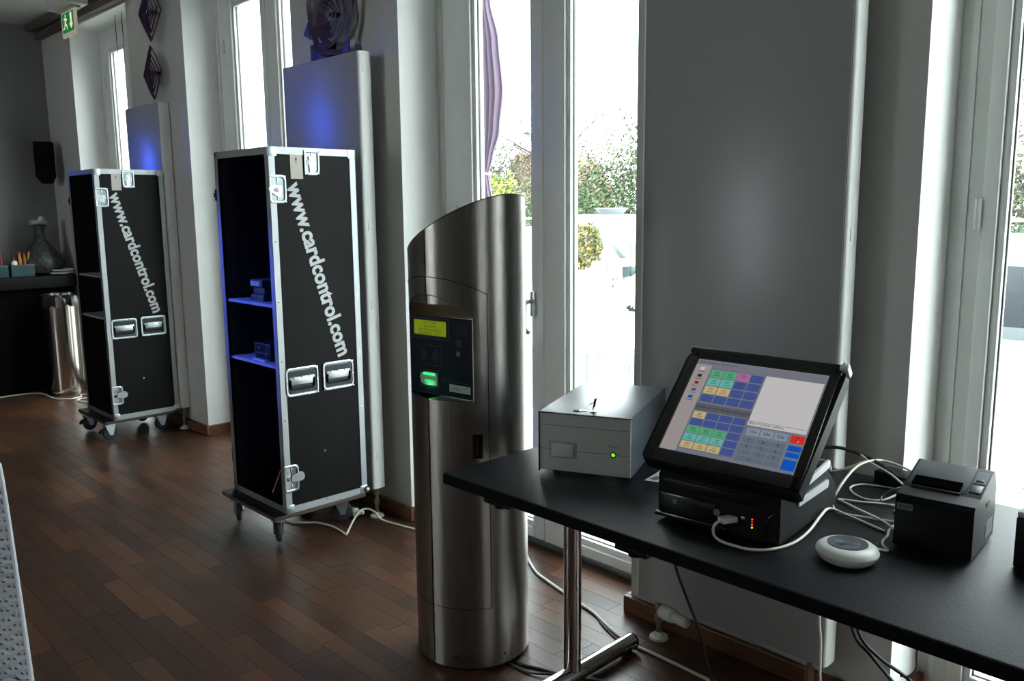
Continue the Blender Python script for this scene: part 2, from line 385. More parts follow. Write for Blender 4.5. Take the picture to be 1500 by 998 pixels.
r1 = radiator(-6.015, -5.448, 'flat radiator behind the far black case, lit blue', ry=2.206)
r2 = radiator(-3.824, -3.179, 'flat radiator behind the nearer black case, with a blue glow')
r3 = radiator(-1.657, -.995, 'large plain grey flat radiator behind the touch screen terminal', 'left')
# thermostat head at the big radiator
b = MB(); c0 = Vector((-.235, .035-.02, .112))
d = Vector((1, -.10, -.02)).normalized()
for a0, a1, ra, rb in ((0, .018, .022, .024), (.018, .045, .024, .024), (.045, .058, .024, .018), (.058, .105, .018, .017), (.105, .11, .017, .012)): b.cyl(c0+d*a0, c0+d*a1, ra, rb)
b.build('thermostat_head', mat('thermostat_white', (.55, .55, .50), .45), r3)
b = MB(); b.cyl((.27, .035, .02), (.27, .035, .15), .008); b.cyl((.27, .035, .07), (.27, .035, .11), .014, n=6); b.build('valve', MT['aged_valve_metal'], r3)

# ------------------------------------------------------------------ flight cases
def catch_plate(cy, cz, w, h, off, open_l=False):
    """recessed butterfly latch in its dish, on the x=+ face, local yz plane"""
    b = MB(); b.box((off, cy-w/2, cz-h/2), (off+.004, cy+w/2, cz+h/2), .0018)
    return b
def flight_case(label, x1, y0, items):
    W, D, z0, z1 = .480, .410, .140, 1.679
    r = thing('flight_case', label, 'flight case', (x1, y0, 0), 0, 'open black flight cases on castors')
    # local: x from -W..0, y 0..D, opening at y=0
    t = .010
    MB().box((-t, .004, z0+.004), (-.001, D, z1-.004)).build('side_panel', ply, r, smooth=False)
    MB().box((-W+.001, .004, z0+.004), (-W+t, D, z1-.004)).build('side_panel', ply, r, smooth=False)
    MB().box((-W+t, D-t, z0+.004), (-t, D-.001, z1-.004)).build('back_panel', ply, r, smooth=False)
    MB().box((-W+t, .004, z1-t), (-t, D-t, z1-.002)).build('top_panel', ply, r, smooth=False)
    MB().box((-W+t, .004, z0+.002), (-t, D-t, z0+t)).build('bottom_panel', ply, r, smooth=False)
    b = MB(); b.box((-W+t, D-t-.003, z0+t), (-t, D-t, z1-t)); b.box((-W+t, .02, z0+t), (-W+t+.003, D-t, z1-t)); b.box((-t-.003, .02, z0+t), (-t, D-t, z1-t)); b.build('lining', inner, r, smooth=False)
    for z in (1.03, .77): MB().box((-W+t+.003, .012, z-.006), (-t-.003, D-t-.003, z+.006)).build('shelf', shelfm, r, smooth=False)
    e = .0275; k = .0018
    def edge(x, y, za, zb, sx, sy, nm='edge_profile'):
        b = MB(); b.box((x-sx*e, y-sy*k, za), (x+sx*k, y+sy*k*.2, zb)); b.box((x-sx*k*.2, y-sy*k, za), (x+sx*k, y+sy*e, zb)) if 0 else None
        return b
    # vertical corner angles
    def vang(sx, sy, parent):
        X = 0 if sx > 0 else -W; Y = 0 if sy < 0 else D
        b = MB(); b.box((X+sx*k, Y+sy*k, z0), (X-sx*e, Y, z1)); b.box((X+sx*k, Y+sy*k, z0), (X, Y-sy*e, z1)); return b
    for sx in (1, -1):
        for sy in (-1, 1): vang(sx, sy, r).build('edge_profile', alu, r, smooth=False)
    # double-groove front strip of the open mouth
    for zz, s in ((z0, 1), (z1, -1)):
        for X, sx in ((0, 1), (-W, -1)):
            b = MB(); b.box((X+sx*k, .0, zz), (X, D, zz+s*e)); b.box((X+sx*k, 0, zz-s*k), (X-sx*e, D, zz))
            if s > 0:
                for q in (.007, .014, .021): b.box((X+sx*k, .03, zz+q), (X+sx*(k+.0008), D-.03, zz+q+.0025))
            b.build('edge_profile', alu, r, smooth=False)
        for Y, sy in ((0, -1), (D, 1)):
            b = MB(); b.box((-W, Y+sy*k, zz), (0, Y, zz+s*e)); b.box((-W, Y, zz-s*k), (0, Y-sy*e, zz)); b.build('edge_profile', alu, r, smooth=False)
    # corner pieces and rivets on the near side
    for (yy, zz, sy, sz) in ((0, z0, 1, 1), (D, z0, -1, 1), (0, z1, 1, -1), (D, z1, -1, -1)):
        MB().box((k, yy, zz), (k+.0015, yy+sy*.036, zz+sz*.036), .0006).box((k, yy, zz), (-.03, yy-sy*.0035, zz+sz*.034), .0006).build('corner_bracket', zinc, r)
    MB().lathe([(0, .016), (.008, .014), (.014, .007), (.016, 0)], n=16).xf(Matrix.Rotation(PI/2, 4, 'Y')).xf(T(.002, D-.004, z0+.014)).build('ball_corner', zinc, r)
    b = MB()
    for zz in (.32, .55, .80, 1.05, 1.30, 1.52):
        b.cyl((k, D-.014, zz), (k+.0018, D-.014, zz), .003, n=8); b.cyl((k, .012, zz), (k+.0018, .012, zz), .003, n=8)
    for yy in (.08, .2, .33): b.cyl((k, yy, z1-.014), (k+.0018, yy, z1-.014), .003, n=8)
    b.cyl((k, .2, z0+.02), (k+.0026, .2, z0+.02), .003, n=8); b.cyl((-.001, .199, .381), (.002, .199, .381), .0045, n=10)
    b.build('rivets', chrome, r, kind='stuff')
    # butterfly latches
    def dish(cy, cz, w, h, kind_):
        cn = (1, 1, 1, 1) if kind_ == 'handle' else ((0, 0, 1, 1) if kind_ == 'up' else (1, 0, 0, 1))
        p = MB(); p.add(*ring_x(cy, cz, w, h, .020, .011, .0004, .0055, cn))
        d_ = p.build('latch_dish' if kind_ != 'handle' else 'handle_dish', zinc, r, ang=50)
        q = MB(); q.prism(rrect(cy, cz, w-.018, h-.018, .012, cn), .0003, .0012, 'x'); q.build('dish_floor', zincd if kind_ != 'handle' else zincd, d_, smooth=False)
        if kind_ != 'handle':
            q = MB()
            for yy, zz in ((-w*.24, 0), (w*.24, 0), (0, -h*.3), (0, h*.3)): q.box((.001, cy+yy-.0035, cz+zz-.010), (.004, cy+yy+.0035, cz+zz+.010), .001)
            q.build('spring', zinc, d_, kind='stuff')
        if kind_ == 'handle':
            q = MB(); q.box((.0015, cy-w/2+.014, cz-h/2+.014), (.0022, cy+w/2-.014, cz+h/2-.014)); q.build('recess', mat('recess_dark', (.03, .035, .04), .4, .6), d_, smooth=False)
            q = MB(); q.box((.002, cy-w/2+.020, cz-.012), (.005, cy+w/2-.020, cz+.022), .0015)
            for s in (-1, 0, 1): q.cyl((.005, cy+s*.035, cz+.020), (.0085, cy+s*.035, cz+.020), .005, n=10)
            q.build('handle_plate', zinc, d_)
            q = MB(); q.tube([(.006, cy-w/2+.022, cz+.012), (.007, cy-w/2+.022, cz-.022), (.007, cy-w/2+.028, cz-.028), (.007, cy+w/2-.028, cz-.028), (.007, cy+w/2-.022, cz-.022), (.006, cy+w/2-.022, cz+.012)], .0045, 8, smooth=False)
            q.build('bow', blackp, d_)
            q = MB()
            for yy in (-w/2+.005, w/2-.005):
                for zz in (-h/2+.006, 0, h/2-.006): q.cyl((.0055, cy+yy, cz+zz), (.0068, cy+yy, cz+zz), .0028, n=8)
            for yy in (-.03, .03):
                for zz in (-h/2+.005, h/2-.005): q.cyl((.0055, cy+yy, cz+zz), (.0068, cy+yy, cz+zz), .0028, n=8)
            q.build('rivets', chrome, d_, kind='stuff')
        else:
            q = MB()
            if kind_ == 'up': q.prism([(cy-.011, cz-.040), (cy+.011, cz-.040), (cy+.013, cz-.01), (cy+.015, cz+.025), (cy-.015, cz+.025), (cy-.013, cz-.01)], .004, .0065, 'x'); cc = (cy, cz+.008)
            elif kind_ == 'left': q.prism([(cy-.042, cz+.002), (cy-.036, cz-.010), (cy+.004, cz-.034), (cy+.016, cz-.030), (cy+.014, cz+.016), (cy-.032, cz+.014)], .004, .0065, 'x'); cc = (cy-.008, cz-.004)
            else: q.prism([(cy+.0, cz-.014), (cy+.045, cz-.018), (cy+.058, cz-.012), (cy+.062, cz+.002), (cy+.055, cz+.018), (cy+.042, cz+.024), (cy+.0, cz+.014)], .004, .0065, 'x'); cc = (cy-.014, cz)
            q.build('butterfly', zinc, d_)
            q = MB().cyl((.0062, *cc), (.010, *cc), .0085, n=14); q.build('latch_bolt', chrome, d_); q = MB()
            for yy in (-w/2+.005, w/2-.005):
                for zz in (-h/2+.006, h/2-.006): q.cyl((.0055, cy+yy, cz+zz), (.0068, cy+yy, cz+zz), .0028, n=8)
            q.build('rivets', chrome, d_, kind='stuff')
    dish(.196, 1.621, .074, .102, 'up')
    dish(.034, 1.512, .078, .114, 'left')
    dish(.030, .292, .070, .118, 'right')
    dish(.103, .706, .158, .124, 'handle'); dish(.282, .708, .158, .124, 'handle')
    # latch tongues on the far edge
    b = MB(); b.box((-W-.012, -.004, 1.47), (-W+.006, .014, 1.52), .002); b.cyl((-W-.016, .004, 1.485), (-W-.016, .004, 1.505), .010, n=10); b.build('catch', blackp, r)
    b = MB(); b.box((-W-.008, -.002, .27), (-W+.002, .02, .33), .002); b.build('catch', blackp, r)
    MB().box((.0004, .097, 1.554), (.0012, .154, 1.654)).build('paper_label', mat('label_paper', (.56, .53, .47), .7), r, smooth=False)
    MB().text('II', .016, axes((.0016, .124, 1.632), (0, 1, 0), (0, 0, 1), (1, 0, 0)), offset=.0004).text('=', .016, axes((.0016, .124, 1.618), (0, 1, 0), (0, 0, 1), (1, 0, 0))).build('label_print', dark, r, smooth=False)
    # slanted web address
    a = math.atan2(-.745, .213); dx_ = (0, math.cos(a), math.sin(a)); dy_ = (0, -math.sin(a), math.cos(a))
    MB().text('www.cardcontrol.com', .098, axes((.0008, .212, 1.163), dx_, dy_, (1, 0, 0)), offset=.0034, width=.775).build('lettering', whitet, r, smooth=False)
    # dolly board and castors
    MB().box((-W-.015, -.058, z0-.020), (.004, D-.01, z0-.003), .002).build('castor_board', [rawply], r)
    MB().box((-W-.015, -.058, z0-.0028), (.004, -.001, z0-.0008)).build('board_facing', ply, r, smooth=False)
    cz = .052
    def castor(x, y, rz, brake):
        root = MB().lathe([(.014, -.011), (.036, -.012), (.045, -.008), (.047, 0), (.045, .008), (.036, .012), (.014, .011)], n=28, closed=True).xf(Matrix.Rotation(PI/2, 4, 'X')).build('castor', rubber, r)
        root.location = (x, y, cz); root.rotation_euler = (0, 0, rz)
        MB().cyl((0, -.012, 0), (0, .012, 0), .022).build('hub', mat('castor_hub_blue', (.02, .03, .055), .4), root)
        b = MB()
        for s in (-1, 1): b.prism([(-.010, -.012), (.010, -.012), (.028, .050), (-.036, .050)], s*.017, s*.020, 'y')
        b.box((-.04, -.022, .050), (.032, .022, .056), .002); b.cyl((0, -.023, 0), (0, .023, 0), .005, n=10); b.box((-.04, -.032, .060), (.04, .032, .066), .001)
        b.cyl((0, 0, .055), (0, 0, .062), .024)
        b.build('fork', zinc, root)
        if brake: MB().prism([(-.036, .036), (-.062, .026), (-.070, .006), (-.064, .004), (-.054, .020), (-.030, .030)], -.012, .012, 'y').build('brake_lever', blackp, root)
    castor(-.060, -.012, brk[0], brk[4]); castor(-W+.06, -.015, brk[1], brk[4]); castor(-.075, D-.09, brk[2], False); castor(-W+.075, D-.09, brk[3], False)
    return r
brk = (2.75, 2.6, 1.15, .9, False)
case2 = flight_case('tall black flight case nearest the steel pillar, on blue castors', -3.188, 1.715, 1)
brk = (1.75, 1.85, 1.5, 2.0, True)
case1 = flight_case('tall black flight case further away by the bin, on castors with brakes', -5.45, 1.79, 0)
# things inside the nearer case
b = MB(); b.box((-.055, 0, 0), (.055, .14, .028), .004); b.box((-.05, .01, .028), (.05, .13, .060), .004); b.box((-.055, -.002, .060), (.055, .14, .092), .004)
devm = mat('device_grey', (.03, .034, .03), .5); o = b.build('boxed_device', [devm]); o.location = (-3.435, 1.76, 1.0365)
tag(o, 'small dark electronic device on the upper shelf of the nearer case', 'device')
MB().box((-.045, -.0035, .066), (.03, -.0015, .086)).build('label_plate', mat('device_plate', (.25, .27, .25), .6), o, smooth=False)
b = MB(); b.box((-.07, 0, 0), (.07, .16, .075), .004); o = b.build('device', blackp); o.location = (-3.41, 1.76, .7765)
tag(o, 'black ticket reader module on the lower shelf of the nearer case', 'device')
b = MB()
for a, c in (((-.068, -.003, .074), (-.064, 0, .004)), ((.03, -.003, .072), (.034, 0, .02)), ((-.068, -.003, .071), (.068, 0, .075)), ((-.068, -.003, .03), (.05, 0, .033))): b.box(a, c)
b.build('metal_rim', zinc, o, smooth=False); MB().cyl((-.03, -.004, .055), (-.03, 0, .055), .008).build('button', zinc, o)
MB().box((-.06, -.02, 0), (.05, 0, .006), .001).build('base_plate', silver, o)
b = MB(); b.box((0, 0, 0), (.006, .26, .34)); o = b.build('sloping_board', mat('pinkish_board', (.42, .28, .23), .7), smooth=False)
o.location = (-3.455, 1.79, .155); o.rotation_euler = (0, .62, 0); tag(o, 'pale pinkish board leaning in the bottom of the nearer case', 'board')
b = MB(); b.box((-.03, 0, 0), (.0, .05, .18), .003); b.box((-.028, 0, .19), (0, .05, .28), .003); b.box((-.03, 0, -.14), (0, .05, -.03), .003)
o = b.build('socket_strip', mat('blue_device', (.03, .07, .4), .4)); o.location = (-3.2015, 1.78, 1.32); tag(o, 'blue fittings fixed to the inner wall of the nearer case', 'fitting')
# ------------------------------------------------------------------ the steel pillar
PC = (-2.0, 1.73); PR = .182
pil = thing('steel_pillar', 'round brushed steel ticket reader pillar with a slanted top', 'pillar', (PC[0], PC[1], 0), math.radians(6.5))
fa = -PI/2; half = math.acos(.124/PR)
def top_z(ang):   # ang local -> world
    g = ang+math.radians(6.5); return 1.371+.533*PR*math.cos(g)+.075*PR*math.sin(g)
b = MB(); N = 180; cols = []
for i in range(N):
    # dense columns near the notch edges
    t = fa+2*PI*(i+.5)/N
    cols.append(t)
cols = sorted(cols+[fa-half, fa+half, fa-half+1e-4, fa+half-1e-4])
vs = []; fs = []; m = 8
for t in cols:
    d = t-fa; d = (d+PI) % (2*PI)-PI; ins = abs(d) <= half-5e-5
    rc = .124/math.cos(d) if ins else PR
    za = 1.113+(.066*(1-(d/half)**2) if ins else 0)
    for R, z in ((PR-.004, .012), (PR, .012), (PR, .862), (rc, .862), (rc, 1.108), (PR, za), (PR, top_z(t)), (PR-.003, top_z(t)-.001)):
        vs.append((R*math.cos(t), R*math.sin(t), z))
n = len(cols)
for i in range(n):
    for j in range(m-1): fs.append((i*m+j, ((i+1) % n)*m+j, ((i+1) % n)*m+j+1, i*m+j+1))
vs2 = [(v[0]*(PR-.003)/math.hypot(v[0], v[1]), v[1]*(PR-.003)/math.hypot(v[0], v[1]), 1.15) for v in vs[7::m]]
k0 = len(vs); vs += vs2
for i in range(n): fs.append((i*m+7, ((i+1) % n)*m+7, k0+(i+1) % n, k0+i))
fs.append(tuple(range(k0, k0+n)))
b.add(vs, fs); b.build('pillar_body', steel, pil, ang=25)
MB().cyl((0, 0, 0), (0, 0, .013), PR-.012, n=60).build('base', dark, pil)
b = MB(); sp = []
a0, a1 = math.radians(-22.5-6.5), math.radians(-151)
def cp(t, z, R=PR+.0002): return (R*math.cos(t), R*math.sin(t), z)
K = 30
arc = [a0+(a1-a0)*i/K for i in range(K+1)]
mid = (a0+a1)/2
toparc = [cp(t, 1.178+.052*(1-abs((t-mid)/(a0-mid))**2.2)) for t in arc]
botarc = [cp(t, .207) for t in arc]
b.tube(toparc, .0013, 5, False); b.tube(botarc, .0011, 5, False); b.tube([cp(a0, 1.178), cp(a0, .207)], .0013, 5, False); b.tube([cp(a1, 1.178), cp(a1, .207)], .0013, 5, False)
b.build('door_seam', dark, pil)
rim = [((PR-.001)*math.cos(t), (PR-.001)*math.sin(t), top_z(t)) for t in cols]
MB().tube(rim+[rim[0]], .0018, 6, False).build('rim', mat('rim_dark', (.06, .06, .06), .4, .6), pil)
b = MB()
for t in range(6): a = math.radians(-165+t*50); b.cyl(cp(a, .045, PR-.001), cp(a, .045, PR+.0015), .004, n=8)
for z in (.35, .5, .65, .95, 1.05): b.cyl(cp(a0+.005, z, PR-.001), cp(a0+.005, z, PR+.0015), .0016, n=6)
b.build('rivets', MT['rim_dark'], pil, kind='stuff')
b = MB(); hs = math.radians(-38.5-6.5); he = math.radians(-29-6.5)
for za, zb in ((.688, .762),):
    pts = [];
    q = [(PR+.003)*1]
    vs = [cp(hs+(he-hs)*i/4, z, R) for i in range(5) for z in (za, zb) for R in (PR-.002, PR+.004)]
    fs = []
    for i in range(4):
        a = i*4; c = a+4; fs += [(a+1, c+1, c+3, a+3), (a, a+1, c+1, c), (a+2, c+2, c+3, a+3)]
    fs += [(0, 1, 3, 2), (16, 17, 19, 18)]
    b.add(vs, fs)
b.build('door_lock', blackg, pil)
MB().tube([cp((hs+he)/2, .70, PR+.0045), cp((hs+he)/2, .75, PR+.0045)], .002, 6, False).build('lock_slot', dark, pil)
# control panel foil on the flat face : local plane y=-.124
pan = MB().box((-.130, -.1255, .864), (.130, -.120, 1.106), .001).build('control_panel', navy, pil)
def pbox(u0, z0, u1, z1, nm, m_, d0=.1255, d1=.1262, parent=None, bev=0): return MB().box((u0, -d1, z0), (u1, -d0, z1), bev).build(nm, m_, parent or pan, smooth=bev > 0)
def outline(b, u0, z0, u1, z1, t_=.0008, d0=.1255, d1=.1258):
    for a in ((u0, z0, u1, z0+t_), (u0, z1-t_, u1, z1), (u0, z0, u0+t_, z1), (u1-t_, z0, u1, z1)): b.box((a[0], -d1, a[1]), (a[2], -d0, a[3]))
b = MB(); outline(b, -.122, 1.035, .036, 1.100, .0015); outline(b, -.096, .953, .002, 1.015); outline(b, .066, 1.020, .086, 1.042, .001)
b.text('i', .02, axes((.076, -.1257, 1.031), (1, 0, 0), (0, 0, 1), (0, -1, 0)), offset=.0005)
b.box((-.13, -.1258, .9100), (-.088, -.1255, .9108)); b.box((.002, -.1258, .9100), (.130, -.1255, .9108))
for s in (-1, 1):
    for k in range(5):
        R = .010+.0055*k; c = (-.047+(-.004 if s < 0 else .004))
        pts = [(c+s*R*math.cos(q), -.1258, .984+R*math.sin(q)*1.0) for q in [(-.75+1.5*i/8) for i in range(9)]]
        b.tube(pts, .0006, 4, False)
outline(b, -.088, .886, -.004, .938, .0012)
b.tube([(-.06, -.1258, .872), (-.054, -.1258, .882), (-.034, -.1258, .882), (-.026, -.1258, .872)], .0007, 4, False)
b.build('panel_print', foilline, pan, smooth=False)
pbox(-.116, 1.041, .030, 1.095, 'display_frame', dark, .1255, .1260)
lcd = pbox(-.110, 1.046, .026, 1.091, 'display', flat('lcd_green', (.16, .22, .005), 1.0), .1260, .1264)
b = MB(); MX = lambda u, z: axes((u, -.1266, z), (1, 0, 0), (0, 0, 1), (0, -1, 0))
for i, s in enumerate(('Bitte Ticket', 'einstecken', 'oder Karte vorhalten', 'Do 08.04.10   09:17')): b.text(s, .0115, MX(-.042, 1.0845-.0107*i), depth=.0001)
b.build('display_text', flat('lcd_text', (.05, .08, .01), 1.0), lcd, smooth=False)
b = MB()
for i in range(9):
    for j in range(9): b.box((.066+i*.0052, -.1258, 1.052+j*.0042), (.0685+i*.0052, -.1255, 1.0542+j*.0042))
b.build('speaker_holes', dark, pan, smooth=False, kind='stuff')
MB().cyl((.077, -.1255, 1.000), (.077, -.129, 1.000), .0085).cyl((.077, -.129, 1.0), (.077, -.1295, 1.0), .005).build('key_lock', chrome, pan)
sl = MB().prism([(-.084, .915), (-.080, .899), (-.066, .892), (-.010, .892), (-.010, .931), (-.060, .933), (-.078, .928)], -.1255, -.133, 'y').build('ticket_slot', mat('slot_translucent', (.35, .42, .36), .35), pan)
MB().box((-.068, -.1335, .9225), (-.018, -.1329, .9305), .0002).build('slot_lamp', flat('green_light', (.05, 1.0, .25), 1.3), sl)
MB().box((-.062, -.1345, .9015), (-.022, -.1329, .9075), .0004).build('slot_lamp', flat('green_light2', (.05, .9, .28), .9), sl)
MB().box((-.070, -.1352, .9095), (-.016, -.1329, .9115)).build('slot_lip', mat('slot_lip', (.3, .4, .33), .4), sl, smooth=False)
gl = bpy.data.lights.new('slot_glow', 'POINT'); gl.energy = .016; gl.color = (.1, 1, .35); gl.shadow_soft_size = .008; glo = bpy.data.objects.new('slot_glow', gl); C.objects.link(glo); glo.parent = sl; glo.location = (-.042, -.146, .896)
pl = pbox(.036, .881, .121, .9035, 'name_plate', mat('name_plate', (.42, .45, .44), .45), .1255, .1266)
b = MB(); b.box((.041, -.1269, .891), (.084, -.1266, .8935)); b.box((.041, -.1269, .886), (.080, -.1266, .8868))
for k, (u, z) in enumerate(((.090, .897), (.094, .893), (.099, .898), (.104, .895), (.109, .8985))): b.box((u, -.1269, z), (u+.004, -.1266, z+.002))
b.build('plate_print', teal, pl, smooth=False)

# ------------------------------------------------------------------ black table
tb = thing('black_table', 'long black laminate table with chrome T legs', 'table', (-.81, 1.775, 0))
TX0, TX1 = -1.712+.81, .11+.81
MB().box((TX0, -.39, .699), (TX1, .374, .730), .004).build('tabletop', tablem, tb)
b = MB(); b.box((TX0-.001, -.391, .701), (TX1+.001, -.3885, .7275)); b.box((TX0-.001, -.3905, .701), (TX0+.0015, .3745, .7275)); b.build('edge_band', tedge, tb, smooth=False)
for lx in (-1.600+.81, -.02+.81):
    lg = MB().cyl((lx, 0, .05), (lx, 0, .672), .0265, n=32).build('leg', chrome, tb)
    MB().cyl((lx, -.30, .033), (lx, .285, .033), .026, n=28).build('foot_bar', chrome, lg)
    MB().cyl((lx, -.302, .033), (lx, -.30, .033), .0265, n=28).cyl((lx, .285, .033), (lx, .292, .033), .0265, n=28).cyl((lx, .26, 0), (lx, .26, .012), .018).cyl((lx, -.27, 0), (lx, -.27, .012), .018).build('end_caps', blackp, lg)
    MB().box((lx-.03, -.33, .672), (lx+.03, .32, .699), .002).build('top_beam', blackp, lg)
for px_ in (-1.528, -1.095):
    MB().box((px_+.81-.045, -.375, .678), (px_+.81+.045, -.30, .699), .006).cyl((px_+.81-.005, -.345, .668), (px_+.81-.005, -.345, .68), .018, n=12).build('linking_clamp', blackp, tb)

# ------------------------------------------------------------------ grey steel box with key
rzb = math.radians(23.8); bx = thing('coin_device', 'grey fronted dark metal box with green lamp, standing on black table', 'device', (-1.4175, 1.616, .730), rzb)
BW, BD, z0, z1 = .250, .405, .010, .168
MB().box((-BW/2, .003, z0), (BW/2, BD, z1), .002).build('housing', boxtop, bx)
MB().box((-BW/2, -.002, z0-.004), (-BW/2+.003, .004, z1)).box((-BW/2, -.002, z1-.003), (BW/2, .004, z1)).build('front_rim', blackp, bx, smooth=False)
fp = MB().box((-BW/2+.003, 0, z0+.002), (BW/2-.001, .004, z1-.003)).build('front_plate', boxfront, bx, smooth=False)
b = MB(); b.box((-BW/2+.004, -.0006, .133), (BW/2-.004, 0, .1342))
b.box((-BW/2+.004, -.0006, .068), (-.093, 0, .0692)); b.box((-.020, -.0006, .068), (.066, 0, .0692)); b.box((.092, -.0006, .068), (BW/2-.004, 0, .0692))
for a in ((-.094, .048, -.0925, .090), (-.0215, .048, -.020, .090), (-.092, .0475, -.022, .0487), (-.092, .0893, -.022, .0905)): b.box((a[0], -.0006, a[1]), (a[2], 0, a[3]))
b.text('Power', .010, axes((.079, -.0006, .090), (1, 0, 0), (0, 0, 1), (0, -1, 0)), depth=.0001)
b.build('front_print', teal, fp, smooth=False)
MB().box((-.088, -.006, .0515), (-.026, .0, .086), .004).box((-.084, -.0075, .0535), (-.030, -.004, .0565), .0005).build('card_flap', mat('flap_grey', (.62, .63, .60), .35), fp)
MB().cyl((.079, 0, .0686), (.079, -.0012, .0686), .0085).build('lamp_ring', mat('lamp_ring', (.05, .12, .12), .5), fp)
MB().lathe([(0, .003), (.0025, .0026), (.0045, .001), (.005, 0)], n=16).xf(Matrix.Rotation(PI/2, 4, 'X')).xf(T(.079, -.0012, .0686)).build('power_lamp', flat('power_green', (.25, .9, .02), 1.1), fp)
for x in (-.095, .095):
    for y in (.05, .35): MB().cyl((x, y, 0), (x, y, .011), .012, n=14).build('foot', rubber, bx)
lk = MB().cyl((.014, .035, z1), (.014, .035, z1+.004), .009).build('lock', chrome, bx)
ky = thing('key', 'key standing in the lock on top of the grey fronted box', 'key', (-1.4175+.014*math.cos(rzb)-.035*math.sin(rzb), 1.616+.014*math.sin(rzb)+.035*math.cos(rzb), .730+z1+.004), rzb)
MB().box((-.001, -.003, 0), (.001, .003, .012)).build('blade', chrome, ky, smooth=False)
MB().box((-.0015, -.008, .010), (.0015, .008, .034), .001).xf(Matrix.Rotation(.2, 4, 'Y')).build('bow', blackp, ky)
MB().tube([(.010*math.cos(t)-.006, .012*math.sin(t), .018+.006*math.cos(t)) for t in [2*PI*i/14 for i in range(15)]], .0008, 5, False).build('key_ring', chrome, ky)
k2 = thing('spare_key', 'spare key lying beside the lock on top of the grey fronted box', 'key', (-1.4175-.014*math.cos(rzb)-.037*math.sin(rzb), 1.616-.014*math.sin(rzb)+.037*math.cos(rzb), .730+z1+.0005), rzb+.3)
MB().box((-.012, -.002, 0), (.010, .002, .002)).build('blade', chrome, k2, smooth=False); MB().cyl((-.018, 0, 0), (-.018, 0, .003), .008, n=16).build('bow', dark, k2)

# ------------------------------------------------------------------ touch screen terminal
tm = thing('touch_terminal', 'black touch screen till terminal with tilted lit screen', 'till terminal', (-.962, 1.528, .730), math.radians(6))
hw = .142
prof = [(0, .008), (0, .105), (.012, .118), (.16, .124), (.26, .105), (.315, .060), (.325, .008)]
b = MB(); b.prism(prof, -hw, hw, 'x'); o = b.build('base_housing', blackp, tm, ang=20)
b = MB(); b.box((-hw+.012, -.004, .078), (hw-.045, .002, .100), .002); b.build('front_slot', greyp, tm)
b = MB(); b.box((-hw-.004, -.012, .012), (.03, .004, .022), .003); b.box((-hw+.006, -.004, .026), (.0, .003, .066), .003); b.build('drive_bay', blackg, tm)
MB().box((-hw+.040, -.0075, .046), (-hw+.052, -.003, .054), .001).build('release_button', mat('green_button', (.03, .22, .15), .4), tm)
MB().lathe([(0, .007), (.006, .006), (.0075, 0)], n=14).xf(Matrix.Rotation(PI/2, 4, 'X')).xf(T(.003, -.002, .048)).build('volume_knob', mat('knob_grey', (.25, .25, .24), .4), tm)
for k, c in enumerate(((1, .04, .01), (1, .03, .01), (1, .05, .01), (.5, .8, .02))):
    MB().cyl((.082, -.0015, .050-k*.006), (.082, .001, .050-k*.006), .0018 if k != 1 else .0012, n=10).build('status_lamp', flat('status_%d' % k, c, 2.0), tm)
MB().box((.058, -.0015, .045), (.066, .001, .051), .0005).build('port_symbol', chrome, tm)
MB().tube([(.108, -.002, .02), (.112, -.004, .045), (.122, -.004, .066), (.134, -.002, .072)], .002, 6).build('groove_edge', blackg, tm)
# silver louvre strips on the right flank (back half)
for k in range(2):
    b = MB(); y0_, y1_, zz0, zz1 = .085+.004*k, .262-.004*k, .108-.030*k, .128-.045*k
    pts = [(y0_, zz0-.012), (y1_, zz1-.018), (y1_+.004, zz1-.010), (y1_, zz1), (y0_, zz0+.002)]
    b.prism(pts, hw-.002, hw+.004, 'x'); b.build('silver_strip', silver, tm)
# tilted screen, its own local frame
tilt = math.radians(44.5)
Xs = Vector((1, 0, 0)); Ys = Vector((0, math.cos(tilt), math.sin(tilt))); Ns = Xs.cross(Ys)
rl = math.radians(-1.5); X2 = Xs*math.cos(rl)+Ys*math.sin(rl); Y2 = -Xs*math.sin(rl)+Ys*math.cos(rl)
cw = Matrix.Rotation(-math.radians(6), 3, 'Z') @ (Vector((-.912, 1.539, 1.001))-Vector((-.962, 1.528, .730)))
dY = Matrix.Rotation(math.radians(2), 3, 'Z')   # screen yaw 8 degrees, base 6
SM = axes(cw, dY @ X2, dY @ Y2, dY @ Ns)
b = MB()
fr_o = [(-.170, .137), (-.150, .145), (.0, .152), (.155, .145), (.172, .139), (.176, .120), (.166, -.150), (.158, -.158), (-.168, -.158+.006), (-.177, -.140), (-.176, .12)]
b.prism(fr_o, -.030, .0022, 'z'); b.xf(SM); sc = b.build('screen_housing', blackp, tm, ang=30)
b = MB(); iw, ih = .1455, .1195
for x0_, y0_, x1_, y1_ in ((-.168, ih, .168, .142), (-.168, -.150, .160, -ih), (-.168, -.150, -iw, .142), (iw, -.150, .166, .142)): b.box((x0_, y0_, .002), (x1_, y1_, .0085), .003)
b.box((-.172, .134, -.012), (.176, .148, .010), .004)
b.xf(SM).build('bezel', blackg, sc)
MB().box((.160, .132, -.02), (.180, .150, .014), .006).xf(SM).build('bezel_cap', silver, sc)
MB().prism([(-.12, -.10), (.12, -.10), (.12, .10), (-.12, .10)], -.055, -.030, 'z').xf(SM).build('screen_back', blackp, sc)
MB().box((-.05, .10, .115), (.05, .17, .22), .01).build('neck', blackp, tm)
